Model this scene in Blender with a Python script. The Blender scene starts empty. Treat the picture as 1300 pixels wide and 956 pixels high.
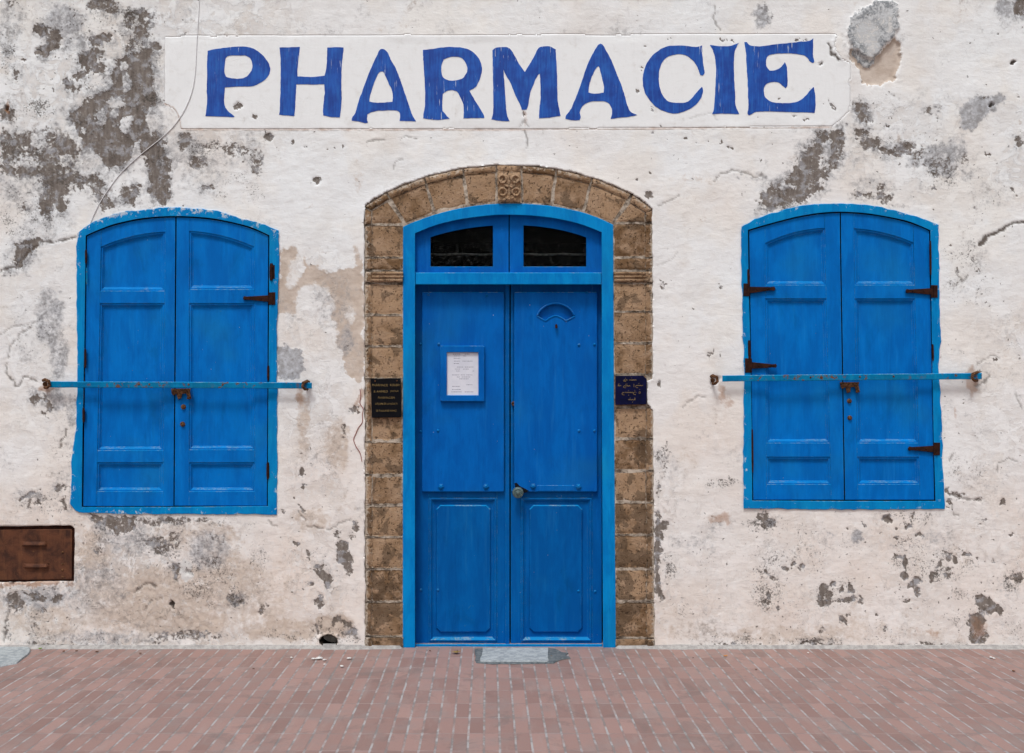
import bpy, bmesh, math, random
import numpy as np
random.seed(7)
SC = bpy.context.scene
COL = SC.collection
D = 6.0
# ------------------------------------------------------------------ scale helpers
# facade drawing: 200 units to the metre, seen square on from D metres
def W(px, py, y=0.0):
    s = (D + y) / D
    return (-0.15 + (px - 620.0) / 200.0 * s, y, 1.55 + (512.0 - py) / 200.0 * s)

WORLD = {}
def origin_of(o):
    return WORLD.get(o.name, (0, 0, 0)) if o is not None else (0, 0, 0)

def props(o, label=None, cat=None, group=None, kind=None):
    if label: o['label'] = label
    if cat: o['category'] = cat
    if group: o['group'] = group
    if kind: o['kind'] = kind
    return o

def empty(name, loc, parent=None):
    o = bpy.data.objects.new(name, None)
    COL.objects.link(o)
    p = origin_of(parent)
    o.location = (loc[0]-p[0], loc[1]-p[1], loc[2]-p[2])
    o.parent = parent
    o.empty_display_size = 0.1
    WORLD[o.name] = tuple(loc)
    return o

def mk(name, V, F, mat, parent=None, origin=None, smooth=False, attrs=None, recalc=True):
    V = np.asarray(V, dtype=float)
    if origin is None:
        lo, hi = V.min(0), V.max(0)
        origin = ((lo[0]+hi[0])/2, (lo[1]+hi[1])/2, lo[2])
    me = bpy.data.meshes.new(name)
    me.from_pydata((V-np.array(origin)).tolist(), [], F)
    if recalc:
        bm = bmesh.new(); bm.from_mesh(me)
        bmesh.ops.recalc_face_normals(bm, faces=bm.faces)
        bm.to_mesh(me); bm.free()
    if smooth:
        me.polygons.foreach_set('use_smooth', [True]*len(me.polygons))
    if attrs:
        for k, a in attrs.items():
            at = me.attributes.new(k, 'FLOAT', 'POINT')
            at.data.foreach_set('value', np.asarray(a, dtype=np.float32))
    me.materials.append(mat)
    o = bpy.data.objects.new(name, me)
    COL.objects.link(o)
    p = origin_of(parent)
    o.location = (origin[0]-p[0], origin[1]-p[1], origin[2]-p[2])
    o.parent = parent
    WORLD[o.name] = tuple(origin)
    return o

class MB:
    def __init__(s): s.V = []; s.F = []
    def add(s, V, F):
        n = len(s.V); s.V += [tuple(v) for v in V]; s.F += [tuple(i+n for i in f) for f in F]
        return s
    def build(s, name, mat, parent=None, **k):
        return mk(name, s.V, s.F, mat, parent, **k)

def offset_poly(P, d):
    """inset (d>0) a polygon given in drawing units"""
    P = np.asarray(P, float); n = len(P)
    a = 0.5*np.sum(P[:,0]*np.roll(P[:,1],-1)-np.roll(P[:,0],-1)*P[:,1])
    sg = 1 if a > 0 else -1
    e1 = P-np.roll(P,1,0); e2 = np.roll(P,-1,0)-P
    e1 /= np.linalg.norm(e1,axis=1)[:,None]+1e-9; e2 /= np.linalg.norm(e2,axis=1)[:,None]+1e-9
    n1 = np.stack([-e1[:,1],e1[:,0]],1)*sg; n2 = np.stack([-e2[:,1],e2[:,0]],1)*sg
    m = n1+n2; L = np.sum(m*m,axis=1)/2.0
    m = m/np.maximum(L,0.4)[:,None]
    return P+m*d

def prism(mb, P, yf, yb, bev=0.5, bd=None):
    """solid with outline P (drawing units), front at yf, back at yb, bevelled front edge"""
    if bd is None: bd = bev/200.0
    P = [tuple(p) for p in P]; n = len(P)
    loops = [[W(x,y,yf) for x,y in offset_poly(P,bev)], [W(x,y,yf+bd) for x,y in P], [W(x,y,yb) for x,y in P]]
    V = sum(loops, []); F = [tuple(range(n)), tuple(range(2*n,3*n))[::-1]]
    for k in range(2):
        for i in range(n):
            j = (i+1)%n; F.append((k*n+i, k*n+j, (k+1)*n+j, (k+1)*n+i))
    mb.add(V, F)

def ring(mb, P, prof, yf, fill=True):
    """nested inset loops: prof = [(inset, depth)], closed by the panel face"""
    n = len(P); V = []; F = []
    for ins, dep in prof:
        V += [W(x,y,yf+dep) for x,y in offset_poly(P,ins)]
    for k in range(len(prof)-1):
        for i in range(n):
            j=(i+1)%n; F.append((k*n+i,k*n+j,(k+1)*n+j,(k+1)*n+i))
    if fill: F.append(tuple(range((len(prof)-1)*n, len(prof)*n)))
    mb.add(V,F)

def rect(x0,y0,x1,y1): return [(x0,y0),(x1,y0),(x1,y1),(x0,y1)]
def boxw(mb, x0,x1,y0,y1,z0,z1):
    V=[(x0,y0,z0),(x1,y0,z0),(x1,y1,z0),(x0,y1,z0),(x0,y0,z1),(x1,y0,z1),(x1,y1,z1),(x0,y1,z1)]
    mb.add(V,[(0,3,2,1),(4,5,6,7),(0,1,5,4),(1,2,6,5),(2,3,7,6),(3,0,4,7)])

def resample(pts, n):
    P=np.asarray(pts,float); d=np.r_[0,np.cumsum(np.linalg.norm(np.diff(P,axis=0),axis=1))]
    t=np.linspace(0,d[-1],n); return np.stack([np.interp(t,d,P[:,0]),np.interp(t,d,P[:,1])],1)

def catmull(P, k=4, closed=True, sharp=50):
    """smooth closed outline but keep corners sharper than `sharp` degrees"""
    P=np.asarray(P,float); n=len(P); out=[]
    def corner(i):
        a=P[i]-P[i-1]; b=P[(i+1)%n]-P[i]
        c=np.dot(a,b)/(np.linalg.norm(a)*np.linalg.norm(b)+1e-9)
        return math.degrees(math.acos(max(-1,min(1,c))))>sharp
    for i in range(n if closed else n-1):
        p1=P[i]; p2=P[(i+1)%n]
        p0=P[i-1] if not corner(i) and (closed or i>0) else p1
        p3=P[(i+2)%n] if not corner((i+1)%n) and (closed or i<n-2) else p2
        for t in np.arange(k)/k:
            out.append(0.5*((2*p1)+(-p0+p2)*t+(2*p0-5*p1+4*p2-p3)*t*t+(-p0+3*p1-3*p2+p3)*t**3))
    if not closed: out.append(P[-1])
    return np.array(out)

def tube(mb, pts, r, sides=8, cap=True):
    P=[np.array(p,float) for p in pts]; n=len(P); V=[];F=[]
    for i,p in enumerate(P):
        t=P[min(i+1,n-1)]-P[max(i-1,0)]; t/=np.linalg.norm(t)+1e-9
        u=np.cross(t,[0.0,1.0,0.05]); 
        if np.linalg.norm(u)<1e-3: u=np.cross(t,[1.0,0,0])
        u/=np.linalg.norm(u); v=np.cross(t,u)
        rr=r[i] if hasattr(r,'__len__') else r
        for k in range(sides):
            a=2*math.pi*k/sides; V.append(p+rr*(math.cos(a)*u+math.sin(a)*v))
    for i in range(n-1):
        for k in range(sides):
            q=(k+1)%sides; F.append((i*sides+k,i*sides+q,(i+1)*sides+q,(i+1)*sides+k))
    if cap: F.append(tuple(range(sides))[::-1]); F.append(tuple((n-1)*sides+k for k in range(sides)))
    mb.add(V,F)

def lathe(mb, c, prof, axis='y', sides=20):
    """prof = [(radius, offset toward the street)] around the y axis through c"""
    V=[];F=[]; m=len(prof)
    for r,o in prof:
        for k in range(sides):
            a=2*math.pi*k/sides; V.append((c[0]+r*math.cos(a), c[1]-o, c[2]+r*math.sin(a)))
    for i in range(m-1):
        for k in range(sides):
            q=(k+1)%sides; F.append((i*sides+k,i*sides+q,(i+1)*sides+q,(i+1)*sides+k))
    F.append(tuple((m-1)*sides+k for k in range(sides)))
    mb.add(V,F)

def dome(mb, px,py,y, r, h=0.6):
    c=W(px,py,y); R=r/200.0
    lathe(mb,c,[(R,-0.002),(R,R*h*0.3),(R*0.75,R*h*0.75),(R*0.3,R*h)],sides=10)

# ------------------------------------------------------------------ noise (numpy)
_PC={}
def perlin(x, y, seed):
    if seed not in _PC:
        rs=np.random.RandomState(seed); g=rs.rand(256)*2*np.pi; pm=rs.permutation(256); _PC[seed]=(np.cos(g),np.sin(g),pm)
    gc,gs,perm=_PC[seed]
    xi=np.floor(x).astype(int); yi=np.floor(y).astype(int); xf=x-xi; yf=y-yi
    u=xf*xf*xf*(xf*(xf*6-15)+10); v=yf*yf*yf*(yf*(yf*6-15)+10)
    def gr(ix,iy,dx,dy):
        a=perm[(perm[ix&255]+iy)&255]; return gc[a]*dx+gs[a]*dy
    a=gr(xi,yi,xf,yf); b=gr(xi+1,yi,xf-1,yf); c=gr(xi,yi+1,xf,yf-1); d=gr(xi+1,yi+1,xf-1,yf-1)
    return (a+(b-a)*u)+((c+(d-c)*u)-(a+(b-a)*u))*v
def fbm(x,y,sc,seed,octv=4,gain=0.5):
    s=0;a=1;t=0
    for o in range(octv):
        s=s+a*perlin(x/sc+17.3*o,y/sc+9.1*o,seed+o); t+=a; a*=gain; sc/=2.03
    return s/t*1.6
def sstep(a,b,x):
    t=np.clip((x-a)/(b-a),0,1); return t*t*(3-2*t)
def sdf_poly(X,Y,P):
    """signed distance (positive inside) for arrays"""
    P=np.asarray(P,float); n=len(P); d=np.full(X.shape,1e18); ins=np.zeros(X.shape,bool)
    for i in range(n):
        ax,ay=P[i]; bx,by=P[(i+1)%n]; ex,ey=bx-ax,by-ay; wx=X-ax; wy=Y-ay
        t=np.clip((wx*ex+wy*ey)/(ex*ex+ey*ey+1e-12),0,1)
        d=np.minimum(d,(wx-ex*t)**2+(wy-ey*t)**2)
        c=((ay<=Y)&(by>Y))|((by<=Y)&(ay>Y))
        with np.errstate(divide='ignore',invalid='ignore'):
            xs=ax+(Y-ay)*(ex)/(ey if ey!=0 else 1e-12)
        ins^=c&(X<xs)
    return np.where(ins,1,-1)*np.sqrt(d)
def sdf_local(X,Y,P,pad=45):
    P=np.asarray(P,float); lo=P.min(0)-pad; hi=P.max(0)+pad
    m=(X>lo[0])&(X<hi[0])&(Y>lo[1])&(Y<hi[1]); out=np.full(X.shape,-float(pad)); out[m]=sdf_poly(X[m],Y[m],P); return out
def dist_line(X,Y,P):
    d=np.full(X.shape,1e18)
    for (ax,ay),(bx,by) in zip(P[:-1],P[1:]):
        ex,ey=bx-ax,by-ay; t=np.clip(((X-ax)*ex+(Y-ay)*ey)/(ex*ex+ey*ey+1e-12),0,1)
        d=np.minimum(d,(X-ax-ex*t)**2+(Y-ay-ey*t)**2)
    return np.sqrt(d)

# ------------------------------------------------------------------ node helper
class NT:
    def __init__(s, name):
        s.m=bpy.data.materials.new(name); s.m.use_nodes=True; s.t=s.m.node_tree; s.t.nodes.clear()
        s.out=s.t.nodes.new('ShaderNodeOutputMaterial'); s.b=s.t.nodes.new('ShaderNodeBsdfPrincipled')
        s.t.links.new(s.b.outputs[0],s.out.inputs[0])
    def n(s,typ,ins=None,**kw):
        nd=s.t.nodes.new(typ)
        for k,v in kw.items(): setattr(nd,k,v)
        for k,v in (ins or {}).items(): s.set(nd.inputs[k],v)
        return nd
    def set(s,inp,v):
        if hasattr(v,'is_output') or isinstance(v,bpy.types.NodeSocket): s.t.links.new(v,inp)
        else:
            if isinstance(v,(tuple,list)) and len(v)==3 and inp.type=='RGBA': v=(*v,1)
            inp.default_value=v
    def math(s,op,a,b=0.0,c=0.0,clamp=False):
        nd=s.t.nodes.new('ShaderNodeMath'); nd.operation=op; nd.use_clamp=clamp
        for i,v in enumerate((a,b,c)):
            s.set(nd.inputs[i],v)
        return nd.outputs[0]
    def mix(s,f,a,b,mode='MIX'):
        nd=s.t.nodes.new('ShaderNodeMix'); nd.data_type='RGBA'; nd.blend_type=mode; nd.clamp_factor=True
        s.set(nd.inputs[0],f); s.set(nd.inputs[6],a); s.set(nd.inputs[7],b); return nd.outputs[2]
    def pos(s): return s.n('ShaderNodeNewGeometry').outputs['Position']
    def mapv(s,v,scale=(1,1,1),loc=(0,0,0)):
        return s.n('ShaderNodeMapping',{'Vector':v,'Scale':scale,'Location':loc}).outputs[0]
    def noise(s,v,scale,detail=4,rough=0.55,dist=0.0):
        return s.n('ShaderNodeTexNoise',{'Vector':v,'Scale':scale,'Detail':detail,'Roughness':rough,'Distortion':dist}).outputs['Fac']
    def ramp(s,f,lo,hi):
        nd=s.n('ShaderNodeMapRange',{'Value':f,'From Min':lo,'From Max':hi}); nd.interpolation_type='SMOOTHSTEP'; return nd.outputs[0]
    def attr(s,name): return s.n('ShaderNodeAttribute',attribute_name=name).outputs['Fac']
    def bump(s,h,strength=0.3,dist=0.01,normal=None):
        d={'Height':h,'Strength':strength,'Distance':dist}
        if normal is not None: d['Normal']=normal
        return s.n('ShaderNodeBump',d).outputs[0]
    def fin(s,color=None,rough=None,normal=None,metal=None,**k):
        if color is not None: s.set(s.b.inputs['Base Color'],color)
        if rough is not None: s.set(s.b.inputs['Roughness'],rough)
        if normal is not None: s.set(s.b.inputs['Normal'],normal)
        if metal is not None: s.set(s.b.inputs['Metallic'],metal)
        for kk,v in k.items(): s.set(s.b.inputs[kk.replace('_',' ')],v)
        return s.m

# ------------------------------------------------------------------ materials
def plaster_material():
    t=NT('weathered_limewash'); p=t.pos()
    fine=t.noise(p,70,9,0.68); mid=t.noise(p,16,8,0.62,0.3); big=t.noise(p,3.2,5,0.55)
    crisp=t.noise(p,38,10,0.72,0.4)
    brush=t.noise(t.mapv(p,(16,16,44)),1.0,6,0.62,0.8)
    vert=t.noise(t.mapv(p,(55,55,6)),1.0,5,0.6)
    brown,gray,black,beige,warm,rust,crack,panel,speck,slate,flk=[t.attr(k) for k in ('a_brown','a_gray','a_black','a_beige','a_warm','a_rust','a_crack','a_panel','a_speck','a_slate','a_white')]
    def msk(a,n,A,w):
        v=t.math('ADD',a,t.math('MULTIPLY',t.math('SUBTRACT',n,0.5),A)); return t.ramp(v,0.5-w,0.5+w)
    white=t.mix(warm,(0.825,0.84,0.85),(0.80,0.73,0.68))
    white=t.mix(t.math('MULTIPLY',t.ramp(t.noise(p,1.9,4,0.6),0.46,0.60),0.6),white,t.mix(warm,(0.83,0.795,0.745),(0.75,0.645,0.57)))
    # faint yellowing and greying of the old limewash
    white=t.mix(t.math('MULTIPLY',t.ramp(big,0.46,0.74),0.28),white,(0.66,0.61,0.555))
    white=t.mix(t.math('MULTIPLY',t.ramp(mid,0.54,0.8),0.36),white,(0.60,0.575,0.55))
    white=t.mix(t.math('MULTIPLY',t.ramp(brush,0.50,0.75),0.20),white,(0.52,0.48,0.44))
    white=t.mix(t.math('MULTIPLY',t.ramp(t.math('SUBTRACT',1.0,mid),0.5,0.75),0.45),white,(0.83,0.82,0.805))
    # old coats lifting in layers: lighter islands, dark rims with the lifted edges' shade painted in
    flake=t.attr('a_flake')
    ln=t.noise(p,8.5,9,0.66,0.7); l2=t.noise(p,21,8,0.66,0.5)
    white=t.mix(t.math('MULTIPLY',t.math('MULTIPLY',t.ramp(ln,0.505,0.475),flake),0.60),white,t.mix(t.ramp(mid,0.4,0.62),(0.50,0.42,0.355),(0.62,0.585,0.56)))
    white=t.mix(t.math('MULTIPLY',t.math('MULTIPLY',t.ramp(l2,0.53,0.56),flake),0.65),white,(0.80,0.795,0.785))
    white=t.mix(t.math('MULTIPLY',t.math('MULTIPLY',t.ramp(l2,0.44,0.39),flake),0.45),white,(0.47,0.455,0.455))
    def rim(n,c,w): return t.math('SUBTRACT',1.0,t.math('DIVIDE',t.math('ABSOLUTE',t.math('SUBTRACT',n,c)),w),clamp=True)
    rims=t.math('MULTIPLY',t.math('MAXIMUM',rim(ln,0.498,0.009),t.math('MULTIPLY',rim(l2,0.455,0.010),0.35)),t.math('MULTIPLY',flake,t.ramp(t.noise(p,7.5,5,0.6),0.52,0.62)))
    pan=t.mix(t.math('MULTIPLY',t.ramp(vert,0.4,0.8),0.30),(0.835,0.845,0.85),(0.76,0.77,0.775))
    pan=t.mix(t.math('MULTIPLY',t.ramp(mid,0.5,0.75),0.45),pan,(0.68,0.665,0.64))
    col=t.mix(panel,white,pan)
    bc=t.mix(t.ramp(mid,0.3,0.7),(0.46,0.355,0.275),(0.60,0.50,0.42))
    col=t.mix(t.math('MULTIPLY',msk(beige,t.math('ADD',t.math('MULTIPLY',mid,0.6),t.math('MULTIPLY',crisp,0.4)),1.5,0.18),0.85),col,bc)
    gc=t.mix(t.ramp(t.math('ADD',t.math('MULTIPLY',crisp,0.6),t.math('MULTIPLY',mid,0.4)),0.38,0.60),(0.50,0.515,0.555),(0.235,0.23,0.235))
    col=t.mix(t.math('MULTIPLY',msk(gray,t.math('ADD',t.math('MULTIPLY',mid,0.4),t.math('MULTIPLY',crisp,0.6)),2.0,0.30),0.85),col,gc)
    sc_=t.mix(t.ramp(crisp,0.42,0.58),(0.56,0.57,0.58),(0.21,0.225,0.24))
    col=t.mix(t.math('MULTIPLY',msk(slate,crisp,0.5,0.10),0.95),col,sc_)
    brc=t.mix(t.ramp(vert,0.35,0.7),(0.125,0.100,0.083),(0.215,0.182,0.158))
    brc=t.mix(t.math('MULTIPLY',t.ramp(fine,0.52,0.72),0.55),brc,(0.36,0.33,0.30))
    brc=t.mix(t.math('MULTIPLY',t.ramp(mid,0.49,0.62),0.80),brc,t.mix(t.ramp(fine,0.4,0.6),(0.31,0.315,0.34),(0.42,0.42,0.44)))
    brc=t.mix(t.math('MULTIPLY',t.ramp(mid,0.48,0.34),0.6),brc,(0.115,0.092,0.078))
    bn=t.math('ADD',t.math('MULTIPLY',crisp,0.75),t.math('MULTIPLY',fine,0.25))
    mb_=msk(brown,bn,2.7,0.12)
    col=t.mix(t.math('MULTIPLY',mb_,0.94),col,brc)
    col=t.mix(t.math('MULTIPLY',msk(flk,crisp,2.2,0.10),0.9),col,(0.68,0.665,0.645))
    blk=msk(black,t.noise(p,85,8,0.75,0.5),2.4,0.10)
    col=t.mix(t.math('MULTIPLY',blk,0.85),col,t.mix(t.ramp(fine,0.4,0.6),(0.075,0.066,0.06),(0.15,0.135,0.12)))
    # pits and specks
    vo=t.n('ShaderNodeTexVoronoi',{'Vector':t.n('ShaderNodeVectorMath',{0:p,1:t.n('ShaderNodeVectorMath',{0:t.n('ShaderNodeTexNoise',{'Vector':p,'Scale':60.0}).outputs['Color'],1:(0.03,0.03,0.03)},operation='MULTIPLY').outputs[0]},operation='ADD').outputs[0],'Scale':42.0})
    rnd=t.n('ShaderNodeSeparateColor',{0:vo.outputs['Color']}).outputs[0]
    rad=t.math('MULTIPLY',t.math('GREATER_THAN',t.math('ADD',rnd,speck),1.0),t.math('MULTIPLY',t.math('POWER',t.n('ShaderNodeSeparateColor',{0:vo.outputs['Color']}).outputs[1],2.0),0.34))
    sp=t.ramp(t.math('SUBTRACT',rad,vo.outputs['Distance']),-0.02,0.05)
    col=t.mix(t.math('MULTIPLY',sp,0.8),col,(0.12,0.10,0.085))
    col=t.mix(t.math('MULTIPLY',msk(rust,mid,1.0,0.4),0.6),col,(0.36,0.16,0.06))
    col=t.mix(t.math('MULTIPLY',crack,0.92,clamp=True),col,(0.085,0.064,0.050))
    col=t.mix(t.math('SUBTRACT',crack,1.0,clamp=True),col,(0.006,0.006,0.005))  # above one: near-black, the drain hole's inner shade put into the colour
    col=t.mix(t.math('MULTIPLY',rims,t.math('SUBTRACT',0.75,panel,clamp=True)),col,(0.20,0.165,0.14))
    h=t.math('ADD',t.math('MULTIPLY',fine,0.30),t.math('ADD',t.math('MULTIPLY',brush,0.55),t.math('MULTIPLY',mid,0.5)))
    h=t.math('SUBTRACT',h,t.math('ADD',t.math('MULTIPLY',mb_,0.45),t.math('MULTIPLY',sp,0.8)))
    h=t.math('SUBTRACT',h,t.math('MULTIPLY',blk,0.3))
    h=t.math('ADD',h,t.math('MULTIPLY',flake,t.math('SUBTRACT',t.math('MULTIPLY',t.ramp(ln,0.48,0.515),0.5),t.math('MULTIPLY',rims,0.6))))
    return t.fin(col,0.93,t.bump(h,t.math('SUBTRACT',0.85,t.math('MULTIPLY',panel,0.5)),0.0045),Specular_IOR_Level=0.1)

def blue_material(name, c0, c1, wear_highlight=0.5, chips=0.5, grain=True, white=0.0, rough=0.48, rusty=0.0, horiz=False):
    t=NT(name); p=t.pos()
    g=t.noise(t.mapv(p,(4,4,70) if horiz else (75,75,3.5)),1.0,6,0.6)
    m=t.noise(t.mapv(p,(11,11,3.2)),1.0,7,0.66,0.3); f=t.noise(p,60,7,0.7); cr=t.noise(p,95,6,0.7); big=t.noise(p,2.3,3,0.5)
    col=t.mix(t.ramp(m,0.36,0.66),c0,c1)
    fade=t.math('MULTIPLY',t.ramp(t.noise(t.mapv(p,(30,30,2.2)),1.0,5,0.65),0.56,0.72),0.28)
    col=t.mix(fade,col,(0.012,c1[1]*1.45,c1[2]*1.12))
    col=t.mix(t.math('MULTIPLY',t.math('MULTIPLY',t.ramp(g,0.5,0.75),t.ramp(m,0.4,0.6)),0.30),col,tuple(x*1.3+0.003 for x in c1))
    col=t.mix(t.math('MULTIPLY',t.math('MULTIPLY',t.ramp(g,0.5,0.25),t.ramp(m,0.6,0.4)),0.35),col,tuple(x*0.68 for x in c0))
    grime=t.math('MULTIPLY',t.ramp(t.noise(t.mapv(p,(1,1,.45)),5.5,7,0.7,0.6),0.54,0.72),0.38)
    col=t.mix(grime,col,tuple(x*k for x,k in zip(c0,(1,0.62,0.50))))
    col=t.mix(t.math('MULTIPLY',t.ramp(big,0.5,0.75),0.35),col,(c0[0]+0.01,c0[1]*1.25+0.02,c0[2]*0.80))
    # worn edges, and highlights put into the colour: compare rounded normal and true normal
    bv=t.n('ShaderNodeBevel',{'Radius':0.006},samples=2)
    geo=t.n('ShaderNodeNewGeometry')
    dt=t.n('ShaderNodeVectorMath',{0:bv.outputs[0],1:geo.outputs['Normal']},operation='DOT_PRODUCT').outputs['Value']
    edge=t.ramp(t.math('SUBTRACT',1.0,dt),0.01,0.12)
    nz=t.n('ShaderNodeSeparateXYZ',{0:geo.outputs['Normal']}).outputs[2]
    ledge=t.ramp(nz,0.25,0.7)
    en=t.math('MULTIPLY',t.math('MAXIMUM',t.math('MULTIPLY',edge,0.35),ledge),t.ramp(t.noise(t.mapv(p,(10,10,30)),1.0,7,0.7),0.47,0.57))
    col=t.mix(t.math('MULTIPLY',edge,0.30*wear_highlight),col,(0.003,0.31,0.66))
    col=t.mix(t.math('MULTIPLY',ledge,0.55*wear_highlight),col,(0.005,0.30,0.62))  # upward-facing ledges tinted brighter: a highlight put into the paint colour
    col=t.mix(t.math('MULTIPLY',en,0.60*wear_highlight),col,t.mix(t.ramp(f,0.45,0.55),(0.30,0.34,0.33),(0.04,0.20,0.30)))
    # small chips and splashes of limewash
    vo=t.n('ShaderNodeTexVoronoi',{'Vector':p,'Scale':34.0}); sc=t.n('ShaderNodeSeparateColor',{0:vo.outputs['Color']})
    rad=t.math('MULTIPLY',t.math('GREATER_THAN',t.math('ADD',sc.outputs[0],t.math('MULTIPLY',t.ramp(t.noise(p,2.7,2),0.45,0.7),0.22*chips)),0.97),t.math('MULTIPLY',sc.outputs[1],0.10))
    sp=t.ramp(t.math('SUBTRACT',rad,vo.outputs['Distance']),-0.015,0.02)
    sp=t.math('MULTIPLY',sp,t.ramp(cr,0.4,0.55))
    col=t.mix(t.math('MULTIPLY',sp,0.75),col,t.mix(sc.outputs[2],(0.45,0.55,0.60),(0.03,0.05,0.05)))
    # greenish tarnish where the coat has gone thin
    th=t.math('MULTIPLY',t.ramp(f,0.60,0.70),t.ramp(m,0.52,0.68))
    col=t.mix(t.math('MULTIPLY',th,0.35*chips),col,(0.05,0.17,0.17))
    if white>0:
        wn=t.noise(p,26,8,0.72,0.6); ae=t.attr('a_edge'); aw=t.attr('a_wash')
        wm=t.ramp(t.math('ADD',t.math('ADD',t.math('MULTIPLY',ae,0.09),t.math('MULTIPLY',aw,0.10)),wn),0.66,0.74)
        col=t.mix(t.math('MULTIPLY',wm,0.75),col,(0.60,0.63,0.64))
    if rusty>0:
        rn=t.math('MULTIPLY',t.ramp(t.noise(p,32,8,0.7),0.58-0.03*rusty,0.60),t.ramp(t.noise(p,4,3),0.40,0.52))
        col=t.mix(rn,col,t.mix(f,(0.05,0.022,0.012),(0.22,0.10,0.05)))
    h=t.math('ADD',t.math('MULTIPLY',g,0.5),t.math('ADD',t.math('MULTIPLY',f,0.25),t.math('MULTIPLY',m,0.6)))
    h=t.math('SUBTRACT',h,t.math('MULTIPLY',t.math('ADD',sp,en),0.5))
    return t.fin(col,t.math('ADD',rough,t.math('MULTIPLY',f,0.15)),t.bump(h,0.5,0.003),Specular_IOR_Level=0.06)

def stone_material():
    t=NT('brown_sandstone'); p=t.pos(); oi=t.n('ShaderNodeObjectInfo').outputs['Random']
    isl=oi
    a=t.noise(p,9,8,0.65,0.4); f=t.noise(p,90,8,0.7); s=t.noise(t.mapv(p,(12,12,40)),1,5,0.6)
    col=t.mix(isl,(0.150,0.085,0.042),(0.40,0.262,0.160))
    col=t.mix(t.ramp(a,0.42,0.66),col,(0.38,0.255,0.165))
    col=t.mix(t.math('MULTIPLY',t.ramp(a,0.46,0.30),0.8),col,(0.135,0.078,0.040))
    col=t.mix(t.math('MULTIPLY',t.ramp(s,0.55,0.7),0.35),col,(0.40,0.31,0.22))
    col=t.mix(t.math('MULTIPLY',t.ramp(f,0.55,0.7),0.4),col,(0.12,0.075,0.05))
    zz=t.n('ShaderNodeSeparateXYZ',{0:p}).outputs[2]
    damp=t.math('MULTIPLY',t.ramp(t.math('ADD',t.noise(p,6.5,7,0.65,0.5),t.ramp(zz,1.6,0.2) if False else t.math('MULTIPLY',t.ramp(zz,2.2,0.3),0.06)),0.545,0.585),0.62)
    col=t.mix(damp,col,(0.088,0.060,0.040))
    wht=t.ramp(t.math('ADD',t.attr('a_edge'),t.math('MULTIPLY',t.math('SUBTRACT',t.noise(p,45,7,0.7),0.5),1.6)),0.55,0.75)
    col=t.mix(t.math('MULTIPLY',wht,0.65),col,(0.55,0.48,0.40))
    vo=t.n('ShaderNodeTexVoronoi',{'Vector':p,'Scale':80.0}); sc=t.n('ShaderNodeSeparateColor',{0:vo.outputs['Color']})
    pit=t.math('MULTIPLY',t.ramp(vo.outputs['Distance'],0.34,0.12),t.math('GREATER_THAN',sc.outputs[0],0.72))
    col=t.mix(t.math('MULTIPLY',pit,0.7),col,(0.07,0.045,0.03))
    pock=t.ramp(t.noise(p,48,6,0.6),0.60,0.68)
    col=t.mix(t.math('MULTIPLY',pock,0.55),col,(0.085,0.055,0.035))
    h=t.math('SUBTRACT',t.math('ADD',t.math('MULTIPLY',f,0.6),t.math('MULTIPLY',a,1.3)),t.math('ADD',t.math('MULTIPLY',pit,0.7),pock))
    return t.fin(col,0.95,t.bump(h,1.0,0.009),Specular_IOR_Level=0.1)

def simple(name,c0,c1,scale=20,rough=0.7,metal=0.0,bs=0.3,bd=0.003,**k):
    k.setdefault('Specular_IOR_Level',0.1)
    t=NT(name); p=t.pos(); n=t.noise(p,scale,7,0.65); f=t.noise(p,scale*6,5,0.6)
    col=t.mix(t.ramp(t.math('ADD',t.math('MULTIPLY',n,0.7),t.math('MULTIPLY',f,0.3)),0.38,0.62),c0,c1)
    return t.fin(col,rough,t.bump(t.math('ADD',n,f),bs,bd),metal,**k)

M={}
M['plaster']=plaster_material()
M['frame_blue']=blue_material('light_blue_frame_paint',(0.0,0.172,0.50),(0.001,0.235,0.58),wear_highlight=0.7,chips=0.7)
M['door_blue']=blue_material('door_blue_paint',(0.0,0.094,0.385),(0.0,0.120,0.455),wear_highlight=0.7,chips=1.5)
M['door_lower']=blue_material('lower_door_blue_paint',(0.0,0.082,0.305),(0.0,0.106,0.365),wear_highlight=1.0,chips=2.6)
M['win_frame']=blue_material('window_frame_blue_paint',(0.0,0.172,0.47),(0.001,0.235,0.55),wear_highlight=0.9,chips=0.9,white=0.75)
M['shutter']=blue_material('shutter_blue_paint',(0.0,0.121,0.445),(0.0,0.160,0.54),wear_highlight=0.9,chips=1.7)
M['bar_blue']=blue_material('bar_blue_paint',(0.0,0.135,0.31),(0.001,0.195,0.41),wear_highlight=1.0,chips=1.0,rusty=1.0,horiz=True,rough=0.42)
M['letter']=None
M['stone']=stone_material()
M['mortar']=simple('old_lime_mortar',(0.07,0.05,0.035),(0.52,0.44,0.36),11,0.95,bs=0.8,bd=0.006)
M['rust']=simple('rusty_iron',(0.016,0.007,0.006),(0.045,0.015,0.009),40,0.85,bs=0.5)
M['rust_or']=simple('orange_rusty_iron',(0.035,0.018,0.012),(0.20,0.095,0.045),90,0.9,bs=0.8)
M['dark']=simple('dark_recess',(0.006,0.007,0.010),(0.012,0.012,0.014),10,0.9)
M['glassdust']=simple('dusty_iron_bar',(0.03,0.028,0.025),(0.16,0.15,0.14),60,0.9)

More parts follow.
